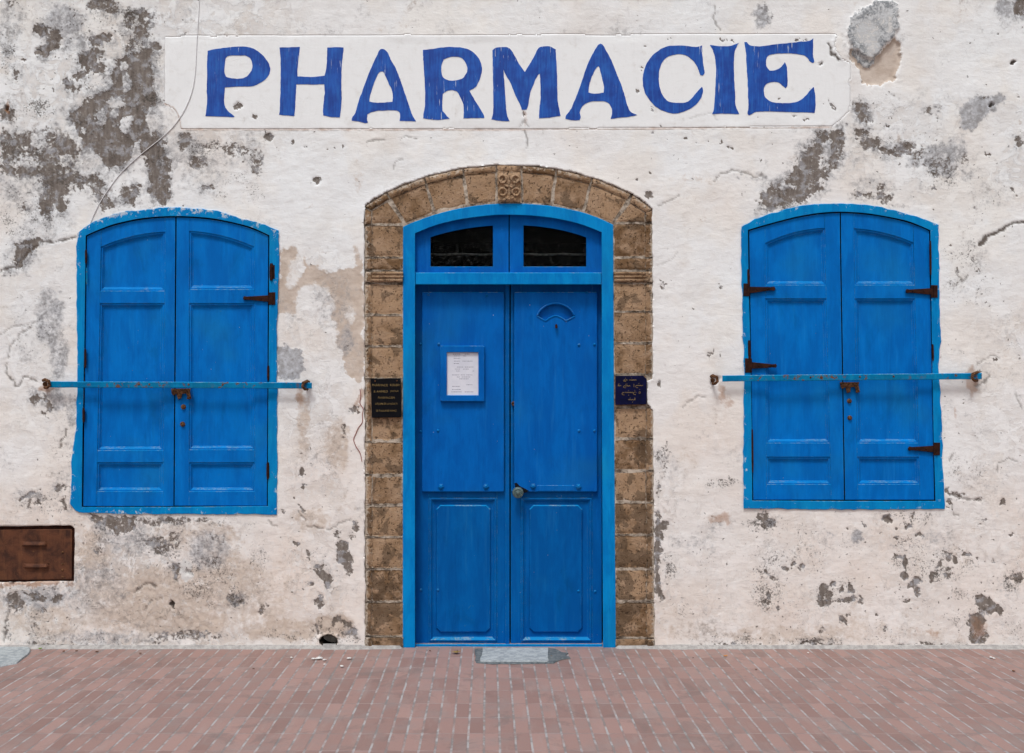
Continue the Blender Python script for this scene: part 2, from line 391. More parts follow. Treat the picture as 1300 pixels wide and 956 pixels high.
def letter_material():
    t=NT('hand_painted_blue'); p=t.pos()
    v=t.noise(t.mapv(p,(85,85,7)),1,6,0.6); m=t.noise(p,9,5,0.6); w=t.noise(t.mapv(p,(120,120,9)),1,3,0.5)
    col=t.mix(t.ramp(m,0.35,0.65),(0.004,0.046,0.295),(0.008,0.085,0.42))
    col=t.mix(t.math('MULTIPLY',t.ramp(v,0.45,0.7),0.45),col,(0.018,0.15,0.50))
    col=t.mix(t.math('MULTIPLY',t.ramp(v,0.5,0.3),0.5),col,(0.003,0.036,0.23))
    flake=t.math('MULTIPLY',t.ramp(w,0.66,0.70),t.ramp(t.noise(p,2.2,2),0.50,0.6))
    col=t.mix(t.math('MULTIPLY',flake,0.75),col,(0.6,0.65,0.72))
    edge=t.attr('a_edge')
    return t.fin(col,0.6,t.bump(v,0.25,0.001),Specular_IOR_Level=0.3)
M['letter']=letter_material()
def cabinet_material():
    t=NT('rusty_sheet_steel'); p=t.pos(); n=t.noise(p,11,8,0.7,0.5); f=t.noise(p,75,7,0.7); v=t.noise(t.mapv(p,(40,40,4)),1,5,0.6)
    col=t.mix(t.ramp(n,0.35,0.65),(0.040,0.014,0.008),(0.115,0.040,0.018))
    col=t.mix(t.math('MULTIPLY',t.ramp(v,0.5,0.72),0.5),col,(0.16,0.062,0.026))
    col=t.mix(t.math('MULTIPLY',t.ramp(f,0.6,0.7),0.5),col,(0.20,0.11,0.04))
    return t.fin(col,0.8,t.bump(t.math('ADD',n,f),0.5,0.003),Specular_IOR_Level=0.3)
M['cabinet']=cabinet_material()
M['plaque_black']=simple('black_plaque',(0.002,0.002,0.004),(0.004,0.004,0.006),25,0.5,bs=0.05)
M['plaque_blue']=simple('navy_plaque',(0.002,0.003,0.022),(0.004,0.005,0.04),25,0.35,bs=0.05)
M['gold']=simple('faded_gold_lettering',(0.11,0.075,0.03),(0.30,0.21,0.09),120,0.6)
M['paper']=simple('printed_paper',(0.62,0.63,0.70),(0.70,0.70,0.76),6,0.8,bs=0.15)
M['ink']=simple('faded_ink',(0.12,0.12,0.18),(0.28,0.28,0.36),150,0.8,bs=0.0)
M['cable']=simple('pale_cable_sheath',(0.62,0.62,0.63),(0.80,0.80,0.81),50,0.6,bs=0.05)
M['redwire']=simple('thin_red_wire',(0.20,0.03,0.02),(0.30,0.07,0.05),80,0.7,bs=0.05)
M['knob']=simple('tarnished_brass_knob',(0.035,0.085,0.10),(0.15,0.19,0.17),120,0.4,metal=0.3,Specular_IOR_Level=0.4)
M['leaf']=simple('dry_yellow_leaf',(0.20,0.13,0.04),(0.42,0.29,0.10),90,0.8)
M['lime']=simple('green_leaf',(0.12,0.22,0.02),(0.25,0.36,0.05),90,0.6)
M['chip']=simple('white_plaster_chip',(0.6,0.58,0.55),(0.75,0.74,0.72),90,0.9)
M['butt']=simple('orange_filter',(0.5,0.2,0.08),(0.6,0.3,0.12),90,0.9)
M['concrete']=simple('smooth_pale_cement',(0.25,0.275,0.29),(0.42,0.45,0.46),28,0.85,bs=0.6,bd=0.003)
M['cement_dark']=simple('dark_cement_smear',(0.085,0.10,0.11),(0.17,0.185,0.19),40,0.9,bs=0.6,bd=0.003)
def glass_material():
    t=NT('dusty_window_glass'); p=t.pos()
    d=t.noise(p,55,7,0.7)
    t.fin((0.75,0.8,0.8),0.08,None,Transmission_Weight=1.0,IOR=1.08)
    df=t.n('ShaderNodeBsdfDiffuse',{'Color':(0.25,0.24,0.22)})
    mx=t.n('ShaderNodeMixShader',{0:t.math('MULTIPLY',t.ramp(d,0.54,0.70),0.16)})
    t.t.links.new(t.b.outputs[0],mx.inputs[1]); t.t.links.new(df.outputs[0],mx.inputs[2]); t.t.links.new(mx.outputs[0],t.out.inputs[0])
    return t.m
M['glass']=glass_material()
def paving_material():
    t=NT('red_clay_paving_strips'); p=t.pos()
    wob=t.n('ShaderNodeVectorMath',{0:t.n('ShaderNodeTexNoise',{'Vector':p,'Scale':9.0,'Detail':4.0}).outputs['Color'],1:(0.006,0.006,0.0)},operation='MULTIPLY').outputs[0]
    q=t.n('ShaderNodeVectorMath',{0:t.mapv(p,(1,1,1),(0.24,0.0,0)),1:wob},operation='ADD').outputs[0]
    br=t.n('ShaderNodeTexBrick',{'Vector':q,'Color1':(0.0,0,0),'Color2':(1,1,1),'Mortar':(0.5,0.5,0.5),'Scale':1.0,'Mortar Size':0.0060,'Mortar Smooth':0.25,'Brick Width':0.0728,'Row Height':0.222})
    br.offset=0.0; br.squash=1.0
    m=br.outputs['Fac']; rnd=t.n('ShaderNodeSeparateColor',{0:br.outputs['Color']}).outputs[0]
    n=t.noise(p,5,6,0.6); f=t.noise(p,90,6,0.7); s=t.noise(t.mapv(p,(14,3,1)),1,5,0.6)
    # transverse joints are finer and half filled with dirt
    sx=t.n('ShaderNodeSeparateXYZ',{0:q})
    fx=t.math('PINGPONG',sx.outputs[0],0.0364)
    col=t.mix(rnd,(0.245,0.152,0.132),(0.345,0.218,0.190))
    col=t.mix(t.math('MULTIPLY',t.ramp(n,0.45,0.7),0.6),col,(0.26,0.205,0.19))
    col=t.mix(t.math('MULTIPLY',t.ramp(s,0.52,0.7),0.35),col,(0.34,0.265,0.24))
    col=t.mix(t.math('MULTIPLY',t.ramp(f,0.55,0.72),0.35),col,(0.16,0.11,0.10))
    longj=t.ramp(fx,0.0090,0.0045)
    jf=t.math('MULTIPLY',m,t.math('MULTIPLY',t.math('ADD',0.30,t.math('MULTIPLY',longj,0.50)),t.math('ADD',0.35,t.math('MULTIPLY',t.ramp(t.noise(p,8,6,0.7),0.38,0.56),0.65))))
    stn=t.math('MULTIPLY',t.ramp(t.noise(p,4.2,8,0.7,0.8),0.53,0.66),0.45); col=t.mix(stn,col,(0.16,0.125,0.115))
    jc=t.mix(t.ramp(t.noise(p,11,4),0.42,0.6),(0.20,0.195,0.19),(0.40,0.40,0.40))
    col=t.mix(jf,col,jc)
    mnear=t.ramp(t.math('ADD',sx.outputs[1],t.math('MULTIPLY',t.math('SUBTRACT',n,0.5),0.16)),-0.055,-0.035)
    col=t.mix(t.math('MULTIPLY',mnear,0.30),col,(0.24,0.21,0.20))
    h=t.math('SUBTRACT',t.math('MULTIPLY',f,0.3),m)
    return t.fin(col,0.75,t.bump(h,0.6,0.004),Specular_IOR_Level=0.3)
M['paving']=paving_material()

# ------------------------------------------------------------------ facade outlines (drawing units)
LW_OUT=dict(left=[(89,639),(90,628),(91,582),(96.4,546),(97.7,493),(98.5,450),(97.5,400),(97,340),(98,296)],
  arc=[(98,296),(105,290),(111.7,286),(142,272),(178,266.5),(223,263.2),(274,267.5),(304.6,276.5),(330,283.5),(354,292.6)],
  right=[(354,292.6),(354.3,330),(353.5,360),(351.5,420),(351.7,484),(352,560),(351.8,653)],
  bot=[(351.8,653),(300,653),(208,653),(150,652.5),(127,652),(96.4,650),(89,639)])
LW_IN=dict(left=[(104,643.5),(105,546),(107.5,430),(109,299)],
  arc=[(109,299),(125,292),(142,285.5),(160,281),(178,277.5),(200,275.3),(223,274.5),(250,275.5),(274,278),(300,283.5),(320,289),(342,299)],
  right=[(342,299),(341.5,400),(340.5,520),(340,642.5)],
  bot=[(340,642.5),(220,643.5),(104,643.5)])
RW_OUT=dict(left=[(943.8,645.7),(943.3,582),(944.8,484),(943,420),(941,330),(941,287.6)],
  arc=[(941,287.6),(970,273.5),(1015.7,261.7),(1040,259),(1071.5,258.2),(1112,261.7),(1152.7,272),(1175,279),(1191.5,286)],
  right=[(1191.5,286),(1192,330),(1193,400),(1194.6,433),(1191.5,462),(1193.5,500),(1195.4,526),(1197,592),(1199.7,645.4)],
  bot=[(1199.7,646.2),(1070,647),(943.8,645.7)])
RW_IN=dict(left=[(955,635.5),(954.7,560),(953,450),(950.5,360),(949.6,292)],
  arc=[(949.6,292),(970,286),(1000,278),(1015.7,274.4),(1040,270.5),(1065,269),(1090,270),(1112,272.6),(1147.7,279.5),(1165,285.5),(1181,292.5)],
  right=[(1181,292.5),(1182,349),(1183,440),(1185,550),(1187.5,636)],
  bot=[(1187.5,636),(1070,636),(955,635.5)])
DOOR_OUT=dict(left=[(511.3,822),(511.3,700),(511.5,500),(511.6,287.8)],
  arc=[(511.6,287.8),(530,280),(548.4,273.6),(568,268),(589,263.5),(610,260.3),(632,258.6),(655,258.2),(678,259.2),(701,261.6),(722,265.3),(741.5,270.2),(760,276.8),(778.5,285.3)],
  right=[(778.5,285.3),(779.5,500),(781,700),(782,822)])
DOOR_IN=dict(left=[(527,822),(527,600),(527,296.4)],
  arc=[(527,296.4),(548,287.8),(568,282),(589,277.8),(610,275),(632,273),(655,273),(678,274.2),(701,276.8),(722,280.8),(741.5,286.3),(763.8,295)],
  right=[(763.8,295),(764,500),(765.5,822)])
def wobble(P,seed,amp=0.8,sc=14):
    P=np.asarray(P,float); t=np.arange(len(P))*1.0
    return P+np.stack([fbm(P[:,0],P[:,1],sc,seed)*amp*2.2,fbm(P[:,0],P[:,1],sc,seed+50)*amp*2.2],1)
def closed(d,n=(60,70,60,50)):
    segs=[catmull(d[k],4,closed=False,sharp=40) if k=='arc' else np.array(d[k],float) for k in ('left','arc','right','bot') if k in d]
    return [resample(s,m) for s,m in zip(segs,n)]
def outline(d,n=(60,70,60,50)):
    return np.concatenate([s[:-1] for s in closed(d,n)])
LWo=wobble(outline(LW_OUT),3,0.8); LWi=outline(LW_IN); RWo=wobble(outline(RW_OUT),5,0.8); RWi=outline(RW_IN)
dl=closed(DOOR_OUT,(40,60,40)); DOORo=np.concatenate([dl[0][:-1],dl[1][:-1],dl[2]])
dl=closed(DOOR_IN,(40,60,40)); DOORi=np.concatenate([dl[0][:-1],dl[1][:-1],dl[2]])
# stone surround outer edge
ARCH_O=[(462.6,261),(476,251.5),(490,243.7),(514,233.5),(538,225),(563,218),(589,213),(610,210.6),(629.6,209.5),(645,209),(661.6,209.6),(684,211),(706,214),(730,219),(751.7,225),(777,234),(802.4,245.7),(816,254),(828,264)]
SUR=[(464,840),(463,600),(462.6,261)]+ARCH_O[1:-1]+[(828,264),(829,420),(829,480),(822,484),(822,512),(829,520),(830,640),(831.5,840)]
SURd=np.array(SUR,float)

# ------------------------------------------------------------------ the plaster wall: a relief mesh with painted weathering masks
STEP=1.7
gx=np.arange(-170,1471,STEP); gy=np.arange(-210,824.5,STEP)
X,Y=np.meshgrid(gx,gy)
wx=X+fbm(X,Y,30,11,6,0.72)*15; wy=Y+fbm(X,Y,30,31,6,0.72)*15         # ragged outlines
wx2=X+fbm(X,Y,13,13,4,0.75)*7; wy2=Y+fbm(X,Y,13,37,4,0.75)*7
FLD={k:np.zeros_like(X) for k in ('flake','brown','gray','black','beige','warm','rust','crack','speck','slate','white')}
HALO=np.zeros_like(X)
def ell_halo(cx,cy,rx,ry,v):
    m=(np.abs(X-cx)<rx+30)&(np.abs(Y-cy)<ry+30); r=np.hypot(np.maximum(np.abs(X[m]-cx)-rx*0.6,0),np.maximum(np.abs(Y[m]-cy)-ry*0.6,0)); HALO[m]=np.maximum(HALO[m],v*np.exp(-(r/11.0)**2))
def ell(k,cx,cy,rx,ry,v=1.0,rot=0,soft=0.45,fine=False):
    a,b=(wx2,wy2) if fine else (wx,wy)
    c,s=math.cos(math.radians(rot)),math.sin(math.radians(rot))
    u=((a-cx)*c+(b-cy)*s)/rx; w=(-(a-cx)*s+(b-cy)*c)/ry
    r=np.sqrt(u*u+w*w); f=v*(1-sstep(1-soft,1+soft,r)); 
    if k=='brown' and not fine: ell_halo(cx,cy,rx,ry,v)
    FLD[k]=np.maximum(FLD[k],f)
def pol(k,P,v=1.0,soft=5,fine=False):
    P=np.array(P,float); lo=P.min(0)-30; hi=P.max(0)+30
    m=(X>lo[0])&(X<hi[0])&(Y>lo[1])&(Y<hi[1]); a,b=(wx2,wy2) if fine else (wx,wy)
    d=sdf_poly(a[m],b[m],P); FLD[k][m]=np.maximum(FLD[k][m],v*sstep(-soft,soft,d))
    if k=='brown' and not fine: HALO[m]=np.maximum(HALO[m],v*np.exp(-(np.maximum(-d,0)/13.0)**2))
def cut(k,cx,cy,rx,ry,v=1.0,rot=0,soft=0.35):
    c,s=math.cos(math.radians(rot)),math.sin(math.radians(rot))
    u=((wx2-cx)*c+(wy2-cy)*s)/rx; w=(-(wx2-cx)*s+(wy2-cy)*c)/ry
    r=np.sqrt(u*u+w*w); FLD[k]*=1-v*(1-sstep(1-soft,1+soft,r))
CJX=fbm(X,Y,7,71,3)*3; CJY=fbm(X,Y,7,91,3)*3
def crk(P,w=1.0,v=1.0,jit=1.0):
    a=X+CJX*jit; b=Y+CJY*jit
    P=np.array(P,float); lo=P.min(0)-12; hi=P.max(0)+12; m=(X>lo[0])&(X<hi[0])&(Y>lo[1])&(Y<hi[1])
    d=dist_line(a[m],b[m],P); FLD['crack'][m]=np.maximum(FLD['crack'][m],v*(1-sstep(w*0.6,w*0.6+1.3,d)))
#STAINS
exec_stains=None
# --- brown-grey bare render, upper left
for e in [(52,38,10,6,.95),(66,50,8,15,1),(58,66,8,9,.95),(128,5,20,9,.85),(142,14,6,6,.8),(124,53,9,8,1),(136,50,9,6,1,-10),(108,72,13,8,1,-20),(125,68,7,5,.9),
          (118,83,16,9,.85),(103,94,14,6,.8,-25),(88,107,6,10,.9,-20),(96,112,8,5,.7),(165,24,14,12,.62),(184,22,16,14,.72),(177,45,12,14,.75),(166,60,8,5,.7),(196,60,9,8,.9),
          (20,92,4,7,.9),(8,145,12,12,.7),(262,238,9,5,.8),(165,246,12,17,.9),(203,240,13,20,1),(138,258,12,6,.8),(65,235,11,19,1),(59,260,9,13,1),(80,266,6,8,.9),(35,262,6,5,.8),
          (12,6,8,4,.5),(252,205,14,9,.75),(232,178,8,12,.85),(300,190,20,9,.55),(325,205,8,20,.55),(270,185,14,7,.6),(205,205,12,25,.95),(10,175,14,8,.7)]: ell('brown',*e)
pol('brown',[(150,76),(163,70),(180,62),(196,60),(198,131),(192,142),(165,138),(152,118),(136,100)],1)
pol('brown',[(138,98),(152,96),(166,128),(200,142),(206,186),(192,200),(214,208),(212,244),(192,240),(186,204),(174,190),(160,205),(142,218),(122,196),(104,184),(92,158),(88,142),(106,136),(124,116)],1)
pol('brown',[(0,176),(22,168),(58,163),(92,174),(108,196),(126,222),(140,252),(128,262),(112,240),(92,236),(84,262),(66,262),(52,232),(20,222),(0,214)],.80,9)
pol('brown',[(10,332),(25,312),(45,298),(57,300),(44,318),(28,336),(14,342)],.95)
for c in [(156,84,4.5,6),(147,131,10,8),(145,146,6,5),(160,158,8,10,1,20),(128,150,8,13,.8),(203,152,17,17,1),(111,207,16,15,.9),(172,190,5,12,.8,20),(160,106,6,11,.8),(130,105,14,12,.9),(175,214,9,14,.7),(85,205,10,8,.55),(50,178,9,14,.8),(30,205,18,9,.5),(190,166,3,9,.6),(195,110,5,6,.6),(105,165,9,6,.4)]: cut('brown',*c)
ell('black',190,124,22,8,.55); ell('black',165,22,18,14,.50); ell('black',170,112,12,12,.4)
ell('black',48,142,26,14,.48); ell('black',14,70,10,40,.40); ell('black',95,75,22,10,.40); ell('black',260,188,30,14,.45); ell('black',30,190,40,18,.45); ell('black',110,110,18,9,.38)
# --- cool grey washes
for e in [(85,28,28,20,.72),(95,55,20,14,.60),(12,28,22,30,.50),(10,55,10,30,.5),(170,30,25,20,.55),(120,215,40,30,.45),(30,230,45,40,.50),(50,290,30,25,.45),(62,405,20,36,.62),(75,450,14,34,.62),
          (72,505,12,22,.62),(60,375,14,12,.55),(90,520,8,30,.5),(225,120,6,4,.3),(240,190,26,22,.55),(255,222,30,18,.45),(280,205,30,14,.4),(320,190,14,30,.45),(45,505,9,11,.7),
          (1095,140,14,18,.65),(1195,203,26,24,.72),(1170,200,20,12,.62),(1215,190,16,20,.62),(1050,195,16,26,.62),(968,20,12,16,.7),(1290,10,26,16,.72),(1005,235,40,18,.55),(1105,235,34,12,.4),
          (440,432,12,24,.55),(420,380,30,40,.38),(1228,220,12,8,.5),(945,222,40,8,.42),(1275,30,10,10,.4)]: ell('gray',*e)
pol('gray',[(1212,165),(1222,135),(1236,121),(1262,118),(1280,122),(1274,132),(1252,146),(1232,168)],.85)
pol('gray',[(352,441),(366,437),(384,447),(388,468),(380,480),(353,482)],1.05,3,True)
# --- right of the sign
for e in [(1092,138,10,13,.80),(1098,150,8,8,.6),(1094,170,12,7,.85),(1105,181,10,7,.9),(1128,193,18,5,.95,10),(1150,190,12,6,.9),(1168,198,10,10,.5),(1195,212,22,14,.5),(1250,122,5,4,.6),(1295,180,8,7,.8),
          (1298,8,14,11,.8),(1226,205,6,6,.5),(974,16,7,12,.5),(1175,137,7,6,.6),(1190,140,5,9,.5),(1100,248,28,5,.6),(1124,246,10,14,.65,-30),(1132,120,12,6,.35)]: ell('brown',*e)
pol('brown',[(1036,166),(1052,163),(1068,162),(1071,186),(1064,208),(1048,222),(1040,232),(1046,240),(1026,250),(1004,262),(970,270),(962,262),(968,240),(985,230),(1005,225),(1012,202),(1020,186),(1040,182)],.84,7)
cut('brown',1048,196,7,20,.75,15); cut('brown',1000,236,12,5,.6)
ell('black',1130,135,30,14,.32); ell('black',1195,225,40,20,.34); ell('black',1150,165,60,30,.25)
ell('black',850,120,26,22,.30); ell('black',1000,265,60,12,.35)
# --- left of the door, bare beige render
pol('beige',[(352,316),(378,318),(392,334),(416,346),(440,344),(463,330),(463,480),(444,470),(430,440),(424,410),(404,380),(384,398),(352,400)],.92,7)
cut('beige',400,385,26,24,.85,30); cut('beige',375,345,10,26,.6,20); cut('beige',445,400,8,14,.5)
ell('beige',452,470,14,14,1.0); ell('beige',455,360,9,50,.7)
for e in [(384,540,12,55,.55),(430,565,18,38,.58),(395,660,30,20,.5),(408,555,14,40,.35),(180,760,90,50,.60),(280,740,70,50,.55),(60,790,60,25,.5),(120,700,26,34,.55),(325,770,50,40,.50),(440,640,16,26,.4),
          (425,795,28,16,.75),(360,800,60,16,.6),(250,680,70,22,.50),(20,640,24,20,.35),(225,790,90,18,.62),(880,800,50,16,.45),(1000,806,120,12,.5),(1120,800,60,14,.4),(1180,806,90,10,.4),(1150,600,0.1,0.1,0),
          (1276,460,16,24,.35),(915,515,18,40,.35),(1250,510,10,40,.3)]: ell('beige',*e)
# --- lower left
pol('brown',[(113,655),(150,654),(172,656),(170,672),(156,677),(138,672),(122,666)],.86,3)
for e in [(200,662,30,7,.66),(232,660,12,6,.6),(260,660,12,5,.5),(203,692,14,9,.72,-20),(222,686,9,10,.6),(192,690,5,6,.8),(222,722,9,4,.9,20),(268,712,11,11,.45),(300,762,11,6,.75),(48,755,16,4,.9,8),(72,759,8,4.5,1),
          (18,764,16,12,.72,30),(52,773,6,6,.7),(36,630,18,3.5,.9,-20),(76,620,9,7,.75),(42,640,9,7,.62),(40,795,3.5,12,.6),(9,800,4,16,.5),(45,505,7,8,.9),(59,512,5,9,.95,-20),(54,528,4,9,.4),
          (84,640,5,8,.75),(276,690,8,14,.4),(332,770,5,10,.55),(125,700,8,4,.6),(112,690,12,10,.4),(240,806,60,6,.55),(210,810,30,5,.5)]: ell('brown',*e)
for e in [(262,735,50,34,.38),(285,755,40,22,.36),(205,690,46,20,.35),(60,640,50,14,.35),(50,420,40,60,.25),(80,570,18,60,.28),(130,680,26,24,.34),(240,665,110,8,.35),(330,720,16,40,.30),(30,265,60,40,.36),(300,240,40,26,.30),(75,225,60,30,.38),(130,30,70,26,.33)]: ell('black',*e)
ell('gray',120,745,50,40,.45); ell('gray',265,700,30,26,.58); ell('gray',160,690,50,16,.5); ell('gray',55,758,40,14,.62); ell('gray',130,810,80,10,.5)
# --- lower middle
pol('brown',[(427,688),(433,684),(440,686),(444,700),(449,712),(447,728),(444,733),(438,727),(436,718),(428,716)],.88,1.8,True)
pol('brown',[(399,717),(405,715),(412,722),(421,734),(420,746),(414,748),(411,738),(402,728)],.88,1.8,True)
for e in [(451,668,5,9,.7,-20),(446,680,5,5,.6),(376,690,4.5,3.5,.9),(391,705,2.5,8,.8),(396,742,2.5,4,.9),(408,757,6,4,.6),(405,765,6,7,.7),(332,776,4,7,.6),(383,648,3,10,.5,-30),(428,676,4,8,.5,30),(384,578,3,4,.6),(437,545,4,5,.6),
          (435,556,3,4,.5),(451,521,8,6,.6),(383,600,3.5,8,.8),(386,618,2.5,5,.7),(373,630,2.5,4,.7),(358,650,6,4,.4),(358,480,5,5,.3)]: ell('brown',*e,fine=True)
pol('brown',[(419,792),(424,780),(436,784),(446,792),(454,800),(452,806),(444,802),(436,792),(428,790),(424,800)],.86,2.5,True)
ell('brown',446,803,9,5,.72); ell('black',415,806,26,12,.5); ell('black',440,812,30,6,.45); ell('brown',402,800,5,7,.6); ell('black',360,808,60,6,.4)
# --- right of the door
pol('brown',[(831,648),(838,650),(842,660),(851,664),(847,672),(840,676),(841,700),(837,712),(838,742),(843,762),(836,766),(831,744)],.80,2.5,True)
for e in [(849,730,5,18,.45,10),(854,650,3,5,.3),(843,600,3,20,.35),(837,620,4,12,.5),(834,690,3,30,.5),(903,448,2.5,8,.7,25),(914,452,2,4,.5),(876,444,2,6,.4),(841,362,3,6,.7,-20),(846,318,3,8,.3),(914,362,6,3,.4,30)]: ell('brown',*e,fine=True)
for e in [(845,575,13,13,.52),(845,600,9,16,.4),(852,715,10,30,.42)]: ell('black',*e)
for e in [(914,612,24,8,.5),(862,770,18,14,.36),(905,760,40,30,.22)]: ell('black',*e)
ell('rust',915,658,16,6,.7); ell('crack',920,664,0.1,0.1,0)
# --- under and right of the right window
for e in [(977,662,10,5,.85,20),(968,655,8,6,.7),(975,668,12,4,.75),(1127,660,5,7,.95),(1120,652,2,2,0),(1152,668,4,4,1),(1146,656,2,2,.0),(1159,658,2,8,.7,20),(1137,672,2.5,2.5,1),(1148,664,2,2,.5),
          (1140,706,6,3,.8),(1149,714,4,9,.95),(1148,730,5,6,1.05),(1161,740,9,5,.9,-20),(1164,750,3,6,.8),(1182,732,4.5,7,1),(1187,728,4,3,.8),(1166,680,8,2.5,.8),(1138,684,4,3,.7),(1150,686,5,2,.6),
          (1203,706,9,7,.75),(1214,711,4,5,1),(1192,718,4,8,.7,20),(1204,728,8,8,.6),(1227,705,6,3,1),(1240,707,4,2,.6),(1229,716,2,2,.6),(1165,756,5,3,.7),(1150,764,4,2,.8),(1174,764,3,2,.6),(1190,764,2,2,.7),
          (1293,733,9,8,.7),(1280,735,5,4,.5),(1262,712,5,3,.4),(1046,748,5,9,.92),(1044,762,7,11,.82),(1053,760,4,10,.85),(1058,741,5,4,.95),(1068,748,4,3,.8),(1081,748,3,9,.9,-20),(1074,762,14,4,.9,-6),(1092,761,3,6,.8),
          (1066,750,3,2,.8),(1070,788,6,5,.9),(1064,782,5,3,.5),(1077,780,3,4,.6),(1044,799,3,5,.7,30),(1125,797,4,4,.7,45),(1143,801,6,1.5,.5),(1115,780,2,2,.8),(1007,718,4,4,.8),(1017,722,5,5,.5),(1018,718,3,3,.9),
          (998,722,3,5,.8),(972,725,4,4,.7),(980,733,9,3,.6,40),(976,760,5,9,.6),(968,762,4,6,.5),(989,774,3,4,.7),(1008,744,5,3,.35),(1047,716,3,1,.0),(1008,704,3,4,.5),(1032,720,2,3,.5),(1205,638,5,4,.95),(1203,622,3,4,.9),
          (1212,632,10,2,.5,20),(1215,628,14,3,.5,10),(1242,635,8,2,.6),(1243,665,4,2,.6),(1247,660,2,2,.6),(1252,660,2,1.6,.7),(1272,637,4,6,.9,20),(1276,640,2,4,.7),(1285,678,2.5,2,.9),(1290,633,3,3,.4),(1208,780,0.1,.1,0),
          (1115,676,5,2,.4),(1075,672,5,1.5,.6),(1096,664,4,1.5,.6,20),(905,710,3,6,.3)]: ell('brown',*e,fine=True)
ell('gray',1088,681,9,8,.75,-45,fine=True); ell('gray',1053,678,4,3,.6,fine=True)
pol('brown',[(1236,757),(1248,754),(1262,762),(1274,774),(1272,783),(1262,778),(1254,782),(1244,778),(1240,768)],.80,2.5,True)
ell('black',1222,755,24,8,.45); ell('black',1218,785,16,12,.35); ell('black',1205,716,36,26,.40); ell('black',1062,755,34,22,.36); ell('black',975,740,24,40,.45); ell('black',965,668,22,12,.5)
ell('black',1155,712,30,40,.36); ell('black',1290,735,18,16,.45); ell('black',895,700,14,40,.22); ell('black',1222,600,26,30,.28); ell('black',1240,600,20,12,.36); ell('black',1150,655,50,12,.36); ell('black',1000,700,60,50,.30)
ell('black',1225,340,36,60,.30); ell('black',1255,240,40,40,.22); ell('black',900,715,14,14,.25); ell('black',960,620,30,14,.2)
ell('rust',1216,600,4,2,.3); ell('rust',1233,485,5,22,.65); ell('rust',382,500,5,18,.5); ell('rust',918,500,6,14,.6); ell('rust',926,512,6,5,.6); ell('rust',1213,523,3,10,.6); ell('rust',10,136,3,8,.9,fine=True); ell('rust',60,494,10,6,.8)
ell('rust',45,741,55,3.5,.9); ell('rust',1183,800,3,6,.5); ell('rust',1188,808,3,7,.5); ell('rust',1167,796,4,5,.4); ell('rust',456,505,3,14,.7)
ell('rust',667,150,3,10,.5,fine=True)
# --- small chips on and round the sign
for e in [(303,134,7,4.5,1.05,-10),(304,129,2,1.6,1),(292,138,1.3,1.3,.9),(323,149,2.2,3.2,1,20),(818,59.5,2.6,1.2,.9,-15),(848,52,1.4,1.6,.9),(813,86,1.2,1.6,.7),(809,100,1.3,1.6,.7),(809,115,2.5,1.5,.9),(829,141,2,4,.8),
          (665,145,1.6,3.6,1),(666,152,4,1.2,.5),(1012,51,3,2,.8),(1022,50,4,2,.9),(1044,81,2.6,3.6,1),(1056,136,2,9,.9,-28),(1047,130,1,1,.9),(1052,113,1,5,.4),(1024,152,3,2.4,1),(1010,148,2,1.5,.8),(965,148,5,1.2,.6,30),
          (918,50,7,1.3,.7),(930,53,3,1,.7,40),(992,124,6,3,.5),(340,173,9,5,.95,-10),(372,180,1.6,1.6,1),(387,186,1.5,1.5,1),(416,188,1,1,1),(423,187,1.3,1.6,1),(436,188,1.5,1.2,1),(433,194,1.5,1.5,1),(467,186,1.4,1.4,1),
          (359,192,2,1,.8),(403,230,7,5,.75,-15),(869,176,3.2,2,1),(826,169,3,1,.9,-20),(839,160,3,1,.9),(916,180,1.2,2,.9),(927,186,3.5,1.6,1),(900,181,1,1,.9),(883,180,1,1,.8),(825,220,1.2,1.4,1),(834,221,1,1,.8),(809,227,1.2,1,.8),
          (881,227,1,2,.9),(824,248,5,4.5,.9,20),(1258,133,3,3,1.05),(1288,79,4.2,4.2,.92),(1266,42,3,1,.7,-40),(1187,222,3,3,1),(1128,159,2.4,2,1.1),(1131,149,1.5,1.5,.9),(1254,195,5,1.4,.9,15),(1140,239,2,1.6,1),(1183,266,1.8,1.8,1),
          (1186,240,2,2,1),(1207,311,1.8,2.2,1),(1210,322,1.5,1.5,.9),(1238,265,1.5,1.5,.9),(1290,247,2,2,.9),(1285,241,3,2,.9),(1293,125,3,1.2,.9),(988,248,2,2,.8),(909,270,1.4,1.4,.8),(944,245,3,3,.5),(958,256,1.4,1.4,.8),(968,250,4,8,.7),
          (48,62,2.2,1.6,1.1),(28,42,1.6,1.4,.9),(10,137,2.4,2.4,1.3),(30,75,4,1.2,.8),(67,115,1.6,1.2,.8),(235,43,2.5,1.2,.7),(260,44,2,1.2,.8),(28,188,1.6,1.6,.9),
          (218,767,3.4,3.4,1.3),(838,487,2.4,5,.7),(1243,474,3,3,.7),(1263,455,3,2,.6),(1274,452,2,7,.35),(1176,370,.1,.1,0),(1240,372,3,9,.35),(1215,345,3,6,.5,-30),(1236,330,6,3,.6,30),(1241,342,3,2,.8)]: ell('brown',*e,fine=True)
ell('slate',400,228,6,3,0)
